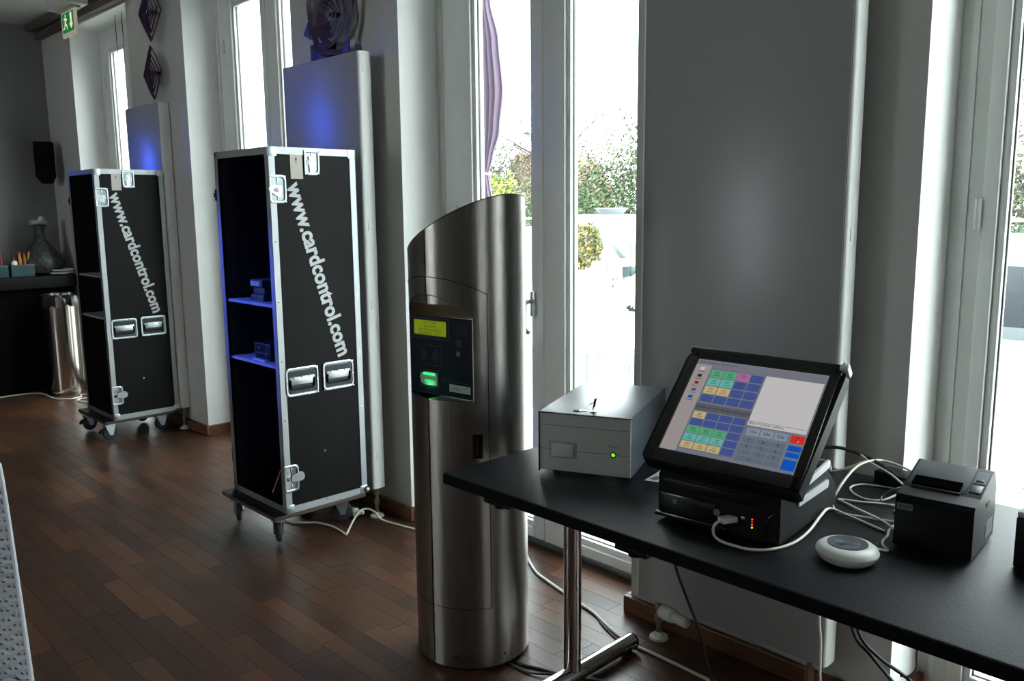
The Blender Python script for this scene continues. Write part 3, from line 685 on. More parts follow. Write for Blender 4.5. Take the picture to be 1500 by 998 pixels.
# screen image
cols_ = {'grey': (.19, .20, .24), 'side': (.36, .32, .31), 'white': (.60, .58, .58), 'green': (.09, .42, .20), 'cyan': (.13, .50, .43), 'yel': (.58, .46, .22), 'pink': (.45, .15, .38), 'blue': (.06, .095, .30),
         'key': (.13, .165, .22), 'key2': (.25, .31, .40), 'red': (.72, .03, .02), 'vblue': (.005, .10, .55), 'line': (.11, .115, .14), 'ink': (.03, .03, .04)}
names = list(cols_); lm = [flat('screen_'+k_, v, .85) for k_, v in cols_.items()]
b = MB(); SW, SH = .291, .239
def sr(c, x0_, y0_, x1_, y1_, lev=0):     # 0..1 from the top-left of the picture
    b.cur = names.index(c); z = .0030+.0001*lev
    b.add([(-SW/2+x0_*SW, SH/2-y1_*SH, z), (-SW/2+x1_*SW, SH/2-y1_*SH, z), (-SW/2+x1_*SW, SH/2-y0_*SH, z), (-SW/2+x0_*SW, SH/2-y0_*SH, z)], [(0, 1, 2, 3)])
def st(s, x, y, size, c='ink', ax='CENTER'):
    b.cur = names.index(c); b.text(s, size, T(-SW/2+x*SW, SH/2-y*SH, .0036), ax=ax, depth=0)
sr('grey', 0, 0, 1, 1); sr('side', 0, .055, .128, 1, 1); sr('white', 0, .0, 1, .002, 2)
st('Datei  Bearbeiten  Ansicht  Extras', .02, .03, .0065, ax='LEFT')
sr('line', .135, .085, .56, .47, 1); sr('grey', .137, .088, .558, .467, 2); sr('line', .135, .475, .56, .955, 1); sr('grey', .137, .55, .558, .952, 2)
top = [['green', 'green', 'pink', 'blue'], ['cyan', 'cyan', 'blue', 'blue'], ['yel', 'yel', 'blue', 'blue'], ['blue']*4]
low = [['yel', 'blue', 'blue', 'blue'], ['blue']*4, ['green']*3+['blue'], ['cyan']*3+['blue'], ['yel']*3+['blue']]
for (g, y0_, pitch_) in ((top, .10, .0915), (low, .56, .079)):
    for j, row in enumerate(g):
        for i, c in enumerate(row):
            xa = .145+i*.1035; ya = y0_+j*pitch_; sr(c, xa, ya, xa+.096, ya+pitch_*.87, 3)
            if c != 'blue' or (g is top and j == 1 and i == 2):
                for q in range(3 if c != 'pink' else 2): sr('ink', xa+.03-.008*(q == 2), ya+pitch_*(.20+.21*q), xa+.066+.008*(q == 2), ya+pitch_*(.25+.21*q), 4)
for i in range(4): st('Gruppe %d' % (i+1), .19+.1035*i, .508, .0085)
sr('white', .565, .09, .985, .565, 3); st('Bitte Produkt wählen', .575, .585, .0085, ax='LEFT'); sr('white', .565, .567, .985, .610, 2); sr('ink', .565, .565, .985, .568, 4)
for i, s in enumerate(('10x', '20x', '50x')): sr('key2', .582+i*.1, .635, .672+i*.1, .705, 3); st(s, .627+i*.1, .670, .011)
for j, row in enumerate(('789', '456', '123', '0.')):
    for i, ch in enumerate(row):
        x0_ = .570+i*.105 if j < 3 else (.570 if i == 0 else .570+.21)
        x1_ = x0_+.098 if not (j == 3 and i == 0) else x0_+.203
        sr('key', x0_, .730+j*.060, x1_, .782+j*.060, 3); st(ch, (x0_+x1_)/2, .756+j*.060, .010)
sr('red', .895, .63, .990, .705, 3); st('C', .943, .667, .011); sr('white', .946, .675, .954, .692, 5)
sr('vblue', .897, .730, .990, .785, 3); st('Quit', .943, .757, .009); sr('vblue', .897, .795, .990, .845, 3); sr('vblue', .897, .865, .990, .965, 3); sr('vblue', .955, .988, .985, 1, 3)
for k, (c, y) in enumerate((('white', .085), ('green', .165), ('red', .245), ('vblue', .325), ('vblue', .405))):
    if k == 1: c = 'ink'
    sr(c, .045, y, .080, y+.032, 3); sr('ink', .035, y+.048, .09, y+.053, 3)
    if k == 3: sr('red', .045, y, .062, y+.016, 4)
    if k == 2: sr('ink', .05, y+.01, .075, y+.03, 4)
b.xf(SM).build('display', lm, sc, smooth=False)

# usb plug and cable of the terminal
pb = MB(); pb.box((-.967, 1.524, .768), (-.945, 1.540, .778), .002)
usb = thing('usb_cable', 'cream USB cable looping from the front of the touch terminal', 'cable', (0, 0, 0))
pl = MB().box((-.011, -.026, -.006), (.011, .010, .006), .002).build('plug', ivory, usb); pl.location = (-.925, 1.527, .772); pl.rotation_euler = (0, 0, math.radians(-25))
pts = [(-.935, 1.505, .772), (-.943, 1.492, .762), (-.944, 1.492, .742), (-.925, 1.489, .7335), (-.887, 1.487, .7335), (-.858, 1.492, .7335), (-.826, 1.525, .7335), (-.812, 1.587, .7335), (-.818, 1.665, .736), (-.832, 1.745, .745), (-.838, 1.800, .746), (-.803, 1.811, .737), (-.757, 1.800, .734), (-.705, 1.782, .7335)]
MB().tube(pts, .0031, 8).build('cord', ivory, usb)
def cable(label, pts, m_=cablew, r_=.0028, name='cable', cat='cable'): return tag(MB().tube(pts, r_, 8).build(name, m_), label, cat)
Z = .7335
cable('white cable arching above the adapter between terminal and printer', [(-.882, 1.915, Z), (-.880, 1.945, .757), (-.889, 2.032, .775), (-.886, 2.10, .780), (-.860, 2.15, .776), (-.800, 2.158, .762), (-.745, 2.145, .738), (-.70, 2.13, .7335)], r_=.0032)
cable('thin white cable lying in an open loop behind the printer', [(-.735, 2.045, Z), (-.790, 2.075, Z), (-.836, 2.07, Z), (-.876, 2.053, Z), (-.886, 2.013, Z), (-.861, 1.973, Z), (-.819, 1.953, Z), (-.790, 1.976, Z), (-.775, 2.02, Z+.006), (-.76, 2.04, Z+.008)], r_=.0024)
cable('white cable in a sharp zigzag between terminal and printer', [(-.66, 1.955, Z), (-.730, 1.96, Z), (-.786, 1.945, Z), (-.82, 1.926, Z), (-.855, 1.913, Z), (-.866, 1.905, Z), (-.850, 1.897, Z), (-.802, 1.868, Z+.002), (-.733, 1.826, Z+.006), (-.693, 1.800, Z+.004), (-.678, 1.79, Z)], r_=.0029)
cable('short white cable behind the round reader, running under the printer', [(-.866, 1.872, Z+.002), (-.850, 1.846, Z), (-.828, 1.820, Z), (-.803, 1.826, Z), (-.757, 1.838, Z), (-.715, 1.852, Z), (-.67, 1.865, Z)], r_=.0026)
cable('cable of the round white reader, going behind the printer', [(-.668, 1.640, .748), (-.652, 1.66, .742), (-.662, 1.69, Z), (-.674, 1.70, Z), (-.686, 1.725, Z), (-.690, 1.76, Z), (-.700, 1.79, Z), (-.705, 1.83, Z)], r_=.0029)
cable('white cable end curling behind the touch terminal', [(-1.085, 2.05, .742), (-1.060, 2.09, .752), (-1.015, 2.13, .750), (-.985, 2.11, .742), (-.972, 2.09, .738), (-.935, 2.12, .752), (-.915, 2.14, .765)], r_=.003)
cable('white cable crossing the thick black cable behind the terminal', [(-.925, 2.142, .786), (-.880, 2.108, .778), (-.827, 2.087, .768), (-.786, 2.062, .758), (-.745, 2.035, .742), (-.725, 2.02, Z)], r_=.0026)
cable('thick black cable running along the back edge of the table', [(-1.12, 2.10, .742), (-1.06, 2.135, .770), (-.985, 2.15, .787), (-.905, 2.135, .782), (-.84, 2.11, .770), (-.79, 2.085, .755), (-.74, 2.06, .738), (-.70, 2.04, .7355)], cableb, .0048)
cable('thin black cable looped upright beside the power adapter', [(-.735, 2.10, .74), (-.752, 2.05, .758), (-.772, 2.00, .760), (-.790, 1.966, .745), (-.778, 1.950, .735), (-.757, 1.962, .737), (-.745, 2.0, .745)], cableb, .0022)
cable('short black cable loop on the table beside the printer', [(-.665, 1.90, Z), (-.70, 1.898, Z), (-.735, 1.91, Z), (-.742, 1.93, Z), (-.72, 1.945, Z), (-.68, 1.955, Z)], cableb, .0022)
o = MB().box((-.06, -.032, 0), (.06, .032, .034), .004).build('power_adapter', blackp); o.location = (-.800, 2.115, .7305); o.rotation_euler = (0, 0, -.15); tag(o, 'black power adapter brick on the table behind the printer', 'power adapter')
# leaflet
o = MB().prism([(-.010, -.012), (.090, .022), (.06, .14), (-.020, .118), (-.038, .109), (-.024, .056)], 0, .0004).build('leaflet', mat('glossy_paper', (.62, .66, .70), .35)); o.location = (-1.280, 1.719, .7304); tag(o, 'white paper leaflet half hidden behind the touch terminal', 'paper')
MB().box((-.008, .006, .0004), (.012, .036, .0006)).build('printed_patch', mat('print_grey', (.10, .10, .11), .6), o, smooth=False)

# round reader
pk = thing('round_reader', 'round white contactless reader lying on the black table', 'card reader', (-.700, 1.590, .730), math.radians(40))
MB().lathe([(0, 0), (.044, 0), (.052, .005), (.0585, .014), (.0600, .020), (.0575, .026), (.050, .0315), (.040, .0345), (0, .0350)], n=56).build('shell', mat('reader_white', (.62, .63, .58), .38), pk)
disc = MB().cyl((0, 0, .0345), (0, 0, .0356), .0385, n=48).build('dark_disc', mat('reader_disc', (.045, .055, .07), .4), pk)
b = MB()
for s in (-1, 1):
    for k in range(5):
        R = .0035+.0047*k; pts = [(s*R*math.cos(q), R*math.sin(q)*1.0, .0358) for q in [(-.8+1.6*i/8) for i in range(9)]]
        b.tube(pts, .0009, 5, False)
b.cyl((0, 0, .0352), (0, 0, .0360), .0022, n=10)
b.box((-.022, -.0215, .0356), (.022, -.0205, .0359)); b.box((-.016, -.026, .0356), (.016, -.0243, .0359))
for k in range(4): b.cyl((-.016+.0105*k, .0235, .0355), (-.016+.0105*k, .0235, .0359), .0011 if k < 3 else .0001, n=8)
b.build('disc_print', mat('disc_print', (.22, .25, .28), .5), disc, smooth=False)
MB().cyl((.0155, .0235, .0355), (.0155, .0235, .0360), .0012, n=8).build('red_lamp', flat('red_lamp', (.8, .1, .1), .6), disc)

# receipt printer
pr = thing('receipt_printer', 'black receipt printer with sloping lid on the black table', 'printer', (-.664, 1.722, .730), math.radians(5.5))
PWd = .146; body = [(0, .006), (0, .104), (.006, .112), (.045, .118), (.050, .121), (.150, .149), (.158, .150), (.172, .140), (.186, .110), (.190, .07), (.186, .006)]
MB().prism([(y, z) for y, z in body], 0, PWd, 'x').build('housing', greyp, pr, ang=25)
lid = MB().prism([(.052, .1225), (.055, .1250), (.149, .1515), (.156, .1510), (.165, .146), (.150, .147)], .006, .116, 'x').build('lid', mat('lid_plastic', (.034, .039, .049), .32, bump=.1, bscale=500), pr)
MB().prism([(0, .1005), (-.0012, .103), (.0052, .1135), (.046, .1195), (.047, .118), (.006, .111)], .0, PWd, 'x').build('front_cover', greyp, pr)
MB().prism([(.050, .1235), (.050, .1290), (.079, .1372), (.079, .131)], .016, .106, 'x').build('paper_slot', mat('slot_shade', (.002, .002, .002), 1, spec=0), pr)  # raised block; the shade inside the opening is put into its black
MB().box((.018, .046, .118), (.108, .0505, .1245), .001).build('tear_bar', mat('tear_bar', (.10, .10, .10), .3, .8), pr)
ps = axes((0, 0, 0), (1, 0, 0), (0, math.cos(.272), math.sin(.272)), (0, -math.sin(.272), math.cos(.272)))
b = MB(); b.box((.120, 0, 0), (.142, .048, .0012)); b.xf(T(0, .098, .1342) @ Matrix.Rotation(.272, 4, 'X')).build('key_panel', mat('key_panel', (.07, .08, .09), .3), pr, smooth=False)
MB().box((.124, .006, .001), (.138, .014, .0028), .0006).xf(T(0, .098, .1342) @ Matrix.Rotation(.272, 4, 'X')).build('feed_button', greyp, pr)
MB().box((.120, .0, .0), (.142, .030, .0025), .002).xf(T(0, .062, .1240) @ Matrix.Rotation(.272, 4, 'X')).build('open_lever', mat('lever_plastic', (.02, .022, .027), .4), pr)
MB().cyl((.128, .133, .1448), (.128, .133, .1462), .0016, n=8).build('power_lamp', flat('printer_lamp', (.2, .6, .1), .6), pr)
MB().box((.004, -.0014, .083), (.034, 0, .096)).build('badge', mat('badge_silver', (.14, .15, .16), .35, .5), pr, smooth=False)
MB().text('EPSON', .0075, axes((.019, -.0016, .0895), (1, 0, 0), (0, 0, 1), (0, -1, 0)), offset=.0002, depth=.0001).build('badge_lettering', dark, pr, smooth=False)
MB().box((PWd, .110, .018), (PWd+.0006, .170, .050)).build('rating_label', mat('rating_label', (.30, .32, .33), .5), pr, smooth=False)
MB().box((PWd, .10, .088), (PWd+.001, .13, .096), .0004).build('side_slot', dark, pr)
MB().cyl((.127, -.001, .037), (.127, 0, .037), .004, n=10).build('switch', blackg, pr)
# dark box at right edge
o = thing('dark_box', 'dark box with grey top at the right edge of the black table', 'device', (-.459, 1.783, .730), 0)
MB().box((0, 0, .0), (.24, .24, .100), .003).build('housing', blackp, o); MB().box((0.001, .001, .100), (.239, .239, .112), .003).build('lid', mat('pale_lid', (.35, .38, .42), .35), o)

# ------------------------------------------------------------------ cables on the floor and under the table
cable('white cable snaking over the floor under the table', [(-2.42, 2.395, .006), (-2.35, 2.334, .006), (-2.234, 2.263, .006), (-2.154, 2.238, .006), (-2.033, 2.208, .006), (-1.92, 2.18, .006), (-1.848, 2.163, .006), (-1.729, 2.114, .006), (-1.626, 2.085, .006), (-1.52, 2.085, .006), (-1.423, 2.083, .006), (-1.298, 2.082, .006), (-1.1, 2.1, .006)], r_=.0055)
cable('thin dark cable beside the white one on the floor', [(-1.80, 2.135, .004), (-1.729, 2.100, .004), (-1.64, 2.070, .004), (-1.60, 2.075, .004)], mat('grey_cable', (.10, .09, .08), .5), .003)
cable('upper of two black cables leaving the foot of the steel pillar', [(-1.87, 1.77, .004), (-1.84, 1.738, .004), (-1.773, 1.748, .004), (-1.708, 1.773, .004), (-1.64, 1.79, .004), (-1.56, 1.84, .004), (-1.50, 1.86, .004), (-1.43, 1.84, .004)], cableb, .0042)
cable('lower of two black cables leaving the foot of the steel pillar', [(-1.86, 1.745, .004), (-1.825, 1.722, .004), (-1.737, 1.724, .004), (-1.66, 1.760, .012), (-1.60, 1.735, .004), (-1.50, 1.72, .004)], cableb, .0038)
cable('black cable hanging in front of the grey radiator under the table', [(-1.455, 2.05, .694), (-1.44, 2.05, .42), (-1.426, 2.05, .342), (-1.38, 2.05, .25), (-1.331, 2.05, .155), (-1.30, 2.06, .03), (-1.28, 2.08, .006)], cableb, .0045)
cable('left of two black cables hanging below the right part of the table', [(-.93, 2.10, .69), (-.92, 2.10, .45), (-.896, 2.10, .312), (-.848, 2.10, .265), (-.802, 2.10, .227), (-.74, 2.10, .17), (-.66, 2.1, .05)], cableb, .0048)
cable('right of two black cables hanging below the right part of the table', [(-.905, 2.10, .69), (-.90, 2.10, .45), (-.882, 2.10, .317), (-.822, 2.10, .266), (-.751, 2.10, .239), (-.68, 2.10, .19), (-.6, 2.1, .05)], cableb, .0048)
cable('thin grey cable hanging at the corner of the wall pier under the table', [(-.75, 2.10, .69), (-.735, 2.10, .40), (-.734, 2.10, .311), (-.733, 2.10, .274), (-.748, 2.10, .248), (-.77, 2.10, .24)], mat('grey_cable2', (.12, .12, .11), .5), .0035)
cable('white cable with black plug hanging at the edge of the grey radiator', [(-.992, 2.10, .36), (-.990, 2.10, .30), (-.984, 2.10, .251), (-.980, 2.10, .138), (-.96, 2.10, .03), (-.9, 2.1, .006)], cablew, .0035)
o = MB().box((-.016, -.012, -.02), (.016, .012, .022), .004).build('black_plug', blackp); o.location = (-1.0, 2.10, .375); tag(o, 'black plug hanging just below the table edge by the radiator', 'plug')
cable('white cable in front of the foot of the nearer black case', [(-3.50, 1.85, .006), (-3.425, 1.857, .006), (-3.364, 1.892, .006), (-3.319, 1.936, .006), (-3.237, 1.958, .006), (-3.154, 1.957, .006), (-3.112, 1.951, .006), (-3.102, 1.953, .008), (-3.118, 1.975, .018), (-3.165, 2.035, .038), (-3.205, 2.10, .052), (-3.19, 2.13, .054), (-3.15, 2.14, .045), (-3.120, 2.155, .015), (-3.02, 2.185, .006), (-2.95, 2.20, .006), (-2.7, 2.28, .006), (-2.42, 2.395, .006)], r_=.0048)
o = MB().cyl((-.05, 0, .024), (.03, 0, .024), .022, n=18).cyl((.03, 0, .024), (.065, .01, .026), .018, .008, n=16).build('cable_coupling', ivory); o.location = (-3.29, 2.10, .0); o.rotation_euler = (0, 0, .35); tag(o, 'cream cable coupling on the floor behind the nearer case', 'plug')
cable('white cable on the floor in front of the dark sideboard, far left', [(-7.42, 1.40, .0065), (-7.43, 1.60, .0065), (-7.43, 1.76, .0065), (-7.36, 1.885, .0065), (-7.08, 1.90, .005), (-6.98, 1.98, .005), (-7.0, 2.06, .005), (-7.08, 2.10, .005), (-7.0, 2.16, .005), (-6.9, 2.12, .005), (-6.92, 2.04, .006), (-6.85, 2.0, .005), (-6.7, 2.05, .005)], r_=.006)

# ------------------------------------------------------------------ wall roses
def rose(label, cx, cz, R, seed, aspect=1.15, dia=False):
    random.seed(seed); r = thing('wall_rose', label, 'wall decoration', (cx, 2.235, cz), 0, 'purple rose ornaments on the piers')
    ks = 6; rr_ = R
    for k in range(ks):
        n = (5 if k < ks-1 else 4) if not dia else 4; rot = random.random()*6.28 if not dia else random.uniform(-.12, .12); pts = []
        for i in range(n*4+1):
            t = 2*PI*i/(n*4)+rot
            # rounded polygon
            ph = (t-rot) % (2*PI/n)-PI/n; q = math.cos(PI/n)/math.cos(ph); rad = rr_*((.45+.55*q) if not dia else (.12+.88*q)/1.0)*(1.0+.05*math.sin(t*2+seed))
            pts.append((math.cos(t)*rad, math.sin(t)*rad*aspect))
        b = MB(); wdt = (.019 if dia else .026)*(R/.2)*(1.0-.05*k); dep = .004+.005*k
        vs = []; fs = []
        for x, z in pts:
            l = math.hypot(x, z); ix, iz = x/l, z/l
            for (dr, dy_) in ((0, -dep-.012), (-wdt, -dep), (-wdt-.003, -dep), (-.004, -dep-.014)): vs.append((x+ix*dr, dy_, z+iz*dr))
        m_ = 4
        for i in range(len(pts)-1):
            for j in range(m_): fs.append((i*m_+j, (i+1)*m_+j, (i+1)*m_+(j+1) % m_, i*m_+(j+1) % m_))
        b.add(vs, fs).build('petal', rosem, r, ang=50); rr_ *= .74
    for t in (() if dia else (.25, 1.3, 2.4, 3.4, 4.3, 5.4)): MB().prism([(math.cos(t-.22)*R*.92, math.sin(t-.22)*R*.95*aspect), (math.cos(t+.22)*R*.92, math.sin(t+.22)*R*.95*aspect), (math.cos(t)*R*1.16, math.sin(t)*R*1.16*aspect)], -.018, -.012, 'y').build('outer_petal', rosem, r, ang=30)
    MB().box((-R*.10, -.006, -.008), (R*.10, .030, .008)).build('wall_bracket', dark, r, smooth=False)
    return r
rose('large purple rose ornament on the wall above the nearer radiator', -3.487, 2.305, .205, 3, 1.0)
rose('lower purple rose ornament on the wall above the far radiator', -5.545, 2.285, .150, 5, 1.08, True)
rose('upper purple rose ornament on the wall above the far radiator', -5.52, 2.645, .168, 8, 1.12, True)
random.seed(11)
o = thing('lamp_box', 'small dark box under the large rose, behind the radiator top', 'lamp', (-3.60, 2.245, 2.10)); MB().box((-.075, -.02, 0), (.075, .028, .095), .003).build('housing', mat('lamp_housing', (.006, .006, .02), .5), o)

# ------------------------------------------------------------------ exit sign
ex = thing('exit_sign', 'green escape route sign under a white housing on the ceiling', 'exit sign', (-6.10, 1.935, 0))
MB().box((-.19, -.075, 2.72), (.19, .06, 2.92), .004).build('housing', mat('housing_grey', (.60, .60, .57), .5), ex)
MB().box((-.15, -.03, 2.705), (.14, .03, 2.725), .004).build('lamp_tray', mat('tray_cream', (.50, .46, .36), .4), ex)
MB().box((-.135, -.008, 2.550), (.132, .008, 2.715), .003).build('acrylic_frame', mat('acrylic_frame', (.75, .70, .62), .3, emit=(.9, .75, .55), estr=.12), ex)
gp = MB().box((-.110, -.0095, 2.575), (.105, -.0078, 2.695)).build('sign_face', mat('sign_green', (.0, .12, .03), .5, emit=(.0, .16, .05), estr=.5), ex, smooth=False)
sy = mat('sign_symbol', (.6, .6, .4), .5, emit=(.75, .75, .45), estr=.65)
b = MB()
b.prism([(.025, 2.59), (.095, 2.59), (.095, 2.685), (.065, 2.685), (.065, 2.61), (.025, 2.61)][:0] or [(.058, 2.587), (.092, 2.622), (.076, 2.622), (.076, 2.688), (.042, 2.688), (.042, 2.622), (.024, 2.622)], -.0102, -.0094, 'y')
b.cyl((-.045, -.0102, 2.678), (-.045, -.0094, 2.678), .010, n=12)
b.prism([(-.075, 2.668), (-.030, 2.664), (-.015, 2.650), (-.020, 2.645), (-.040, 2.652), (-.040, 2.632), (-.018, 2.618), (-.018, 2.590), (-.028, 2.590), (-.030, 2.612), (-.055, 2.625), (-.070, 2.600), (-.098, 2.598), (-.098, 2.607), (-.078, 2.610), (-.062, 2.636), (-.060, 2.655), (-.078, 2.655)], -.0102, -.0094, 'y')
b.build('running_figure_and_arrow', sy, gp, smooth=False)

# ------------------------------------------------------------------ far left corner
sb = thing('sideboard', 'long dark sideboard against the far left wall', 'sideboard', (-7.66, .9, 0))
MB().box((-.235, -1.9, .835), (.27, 1.36, .925), .004).build('worktop', mat('sideboard_top', (.008, .008, .008), .6, spec=.1), sb)
MB().box((-.235, -1.88, .0), (.16, 1.34, .835)).build('body', mat('sideboard_body', (.004, .004, .004), .8, spec=.05), sb, smooth=False)
for k in range(4): MB().box((.16, -1.86+k*.80, .06), (.172, -1.08+k*.80, .82), .002).build('door', mat('sideboard_door', (.004, .004, .004), .8, spec=.05), sb)
bn = thing('waste_bin', 'round chrome waste bin with black liner beside the sideboard', 'bin', (-7.25, 2.06, 0))
MB().lathe([(0, .0), (.125, 0), (.128, .012), (.130, .03), (.130, .76), (.127, .76), (.126, .04), (0, .03)], n=48).build('bin_body', mat('polished_bin', (.62, .56, .50), .16, 1), bn)
MB().lathe([(.131, .752), (.138, .75), (.140, .775), (.134, .79), (.124, .788), (.122, .70)], n=40).build('rim', chrome, bn)
b = MB(); prof = []
n = 48; vs = []; fs = []
for i in range(n):
    t = 2*PI*i/n; f = 1+.10*math.sin(5*t)+.06*math.sin(11*t+1)
    for R, z in ((.120, .72), (.128, .795), (.150*f, .785), (.163*f, .762-.02*math.sin(3*t)), (.158*f, .725-.03*abs(math.sin(4*t)))): vs.append((R*math.cos(t), R*math.sin(t), z))
for i in range(n):
    for j in range(4): fs.append((i*5+j, ((i+1) % n)*5+j, ((i+1) % n)*5+j+1, i*5+j+1))
b.add(vs, fs).build('liner', blackg, bn)
# speaker
sp = thing('wall_speaker', 'black loudspeaker on a bracket in the far corner', 'speaker', (-7.66, 2.15, 1.655), math.radians(62))
MB().prism([(-.062, .05), (.062, .05), (.062, .33), (-.062, .33)], -.06, .06, 'y').prism([(-.062, .05), (-.025, 0), (.035, 0), (.062, .05)], -.045, .05, 'y').build('cabinet', mat('speaker_black', (.004, .004, .004), .85, spec=.08), sp)
for z in (.10, .26): MB().cyl((0, -.061, z), (0, -.066, z), .045, .040, n=24).build('driver', mat('driver_black', (.006, .006, .006), .8, spec=.1), sp)
MB().box((-.02, .06, .14), (.02, .16, .20), .004).build('bracket', blackp, sp)
# vase with flowers
vm = bpy.data.materials.new('openwork_vase'); vm.use_nodes = True; nt = vm.node_tree; pbn = nt.nodes['Principled BSDF']
tc = nt.nodes.new('ShaderNodeTexCoord'); vo = nt.nodes.new('ShaderNodeTexVoronoi'); vo.feature = 'DISTANCE_TO_EDGE'; vo.inputs['Scale'].default_value = 36; nt.links.new(tc.outputs['Object'], vo.inputs['Vector'])
rp = nt.nodes.new('ShaderNodeValToRGB'); rp.color_ramp.elements[0].position = .06; rp.color_ramp.elements[0].color = (.012, .012, .011, 1); rp.color_ramp.elements[1].position = .14; rp.color_ramp.elements[1].color = (.05, .053, .05, 1)
nt.links.new(vo.outputs['Distance'], rp.inputs[0]); nt.links.new(rp.outputs[0], pbn.inputs['Base Color']); pbn.inputs['Roughness'].default_value = .5
vz = thing('vase', 'dark round bellied vase with a patterned surface on the sideboard', 'vase', (-7.66, 2.06, .925))
MB().lathe([(0, 0), (.10, .0), (.138, .02), (.162, .07), (.160, .11), (.135, .165), (.085, .225), (.042, .28), (.036, .33), (.042, .375), (.060, .405), (.055, .405), (.036, .375), (.030, .33), (0, .30)], n=48).build('vase_body', vm, vz)
fl_ = thing('flowers', 'white flowers standing in the dark vase', 'flowers', (-7.66, 2.06, 1.325))
b = MB()
for k in range(26):
    t = random.random()*2*PI; e = random.uniform(.05, .9); d = Vector((math.cos(t)*math.cos(e), math.sin(t)*math.cos(e), math.sin(e))); s = d.cross(Vector((0, 0, 1))).normalized()*.014; L_ = random.uniform(.07, .11)
    b.add([d*.01, d*L_*.6+s, d*L_+Vector((0, 0, -.006)), d*L_*.6-s, d*L_*.6+Vector((0, 0, .004))], [(0, 1, 4), (1, 2, 4), (2, 3, 4), (3, 0, 4)])
b.build('blossom', mat('petal_white', (.75, .76, .68), .6), fl_); MB().cyl((0, 0, -.06), (0, 0, .02), .010).build('stem', mat('stem_green', (.08, .14, .05), .6), fl_)
# crates with small bottles
for y, lab in ((1.885, 'teal crate of small bottles beside the vase'), (1.700, 'teal crate cut off by the left edge of the photo, on the sideboard')):
    c = thing('crate', lab, 'crate', (-7.62, y, .925), 0); tm_ = mat('teal_plastic', (.012, .055, .062), .45)
    b = MB(); b.box((-.09, -.082, 0), (.09, .082, .006)); b.box((-.09, -.082, .006), (-.084, .082, .092)); b.box((.084, -.082, .006), (.09, .082, .092)); b.box((-.084, -.082, .006), (.084, -.076, .092)); b.box((-.084, .076, .006), (.084, .082, .092))
    b.build('shell', tm_, c, smooth=False); MB().box((.09, -.084, .083), (.094, .084, .094), .002).build('rim', mat('teal_rim', (.06, .12, .12), .4), c)
specs = [(1.745, 'amber_red', (.18, .015, .01), 'small bottle with dark red juice and red cap, leftmost in the crates', 'red'), (1.838, 'dark_syrup', (.05, .015, .01), 'small dark bottle with black cap, left in the crate by the vase', 'dk'),
         (1.880, 'orange_juice', (.50, .17, .01), 'small bottle with orange juice and red cap in the crate by the vase', 'red'), (1.914, 'brown_juice', (.22, .10, .02), 'small bottle with brown juice and black cap in the crate by the vase', 'dk'), (1.946, 'yellow_juice', (.50, .26, .02), 'small bottle with yellow juice and red cap nearest the vase', 'red')]
for y, nm, col, lab, cap in specs:
    bt = thing('juice_bottle', lab, 'bottle', (-7.585, y, .9312), 0, 'small juice bottles in the crates')
    MB().lathe([(0, 0), (.0145, 0), (.0155, .004), (.0155, .125), (.012, .145), (.0085, .155), (.0085, .170), (0, .170)], n=18).build('bottle_body', mat(nm, col, .25), bt)
    MB().cyl((0, 0, .168), (0, 0, .185), .011, n=14).build('cap', mat('cap_'+cap, (.45, .03, .02) if cap == 'red' else (.01, .01, .01), .4), bt)
o = tag(MB().lathe([(0, 0), (.02, .0), (.024, .012), (.018, .03), (0, .036)], n=16).build('small_white_cup', patio), 'tiny round white object on the crate beside the bottles', 'cup'); o.location = (-7.545, 1.83, 1.017)
for k in range(2):
    o = tag(MB().lathe([(0, 0), (.05, 0), (.085, .010), (.090, .020), (.086, .022), (.05, .006), (0, .005)], n=32).build('bowl', patio), ('lower' if k == 0 else 'upper')+' of two white dishes stacked on the sideboard end', 'dish', 'white dishes on the sideboard'); o.location = (-7.54, 2.165, .9255+.024*k)

# ------------------------------------------------------------------ woven chair in the foreground
def weave_panel(w_, h_, nrow, pitchx, r_=.0043, amp=.0058):
    b = MB(); n = int(w_/pitchx*4)
    for j in range(nrow):
        z = h_*(j+.5)/nrow; ph = PI*(j % 2)
        cut = 0
        rc = .05
        if z > h_-rc: cut = rc-math.sqrt(max(0, rc*rc-(z-h_+rc)**2))
        pts = []
        for i in range(n+1):
            x = cut+(w_-2*cut)*i/n; pts.append((x, amp*math.sin(PI*x/pitchx+ph), z))
        b.tube(pts, r_, 5, False)
    for i in range(int(w_/pitchx)): b.cyl(((i+.5)*pitchx, 0, .003), ((i+.5)*pitchx, 0, h_-.008), .0035, n=5)
    return b
fc = thing('woven_chair', 'white woven chair back at the bottom left corner of the photo', 'chair', (-1.991, .435, 0), math.atan2(-.70, -.72))
# local +x runs along the back from its right edge; local z up
lean = Matrix.Rotation(math.radians(6), 4, 'Y')
M0 = T(0, 0, .42) @ Matrix.Rotation(.12, 4, 'X')
pb = weave_panel(.50, .455, 46, .025); 
sh = Matrix(((1, 0, .24, 0), (0, 1, -.29, 0), (0, 0, 1, 0), (0, 0, 0, 1)))
pb.xf(T(0, 0, .415) @ sh); pb.build('woven_back', wicker, fc, kind='stuff')
MB().tube([(0, 0, -.005), (0, 0, .41), (.012, 0, .443), (.05, 0, .455), (.45, 0, .455), (.488, 0, .443), (.50, 0, .41), (.50, 0, -.005)], .0055, 8).xf(T(0, 0, .415) @ sh).build('back_frame', wicker, fc)
sp_ = weave_panel(.50, .46, 40, .03); sp_.xf(T(0, 0, .41) @ Matrix.Rotation(-PI/2, 4, 'X')); sp_.build('woven_seat', wicker, fc, kind='stuff')
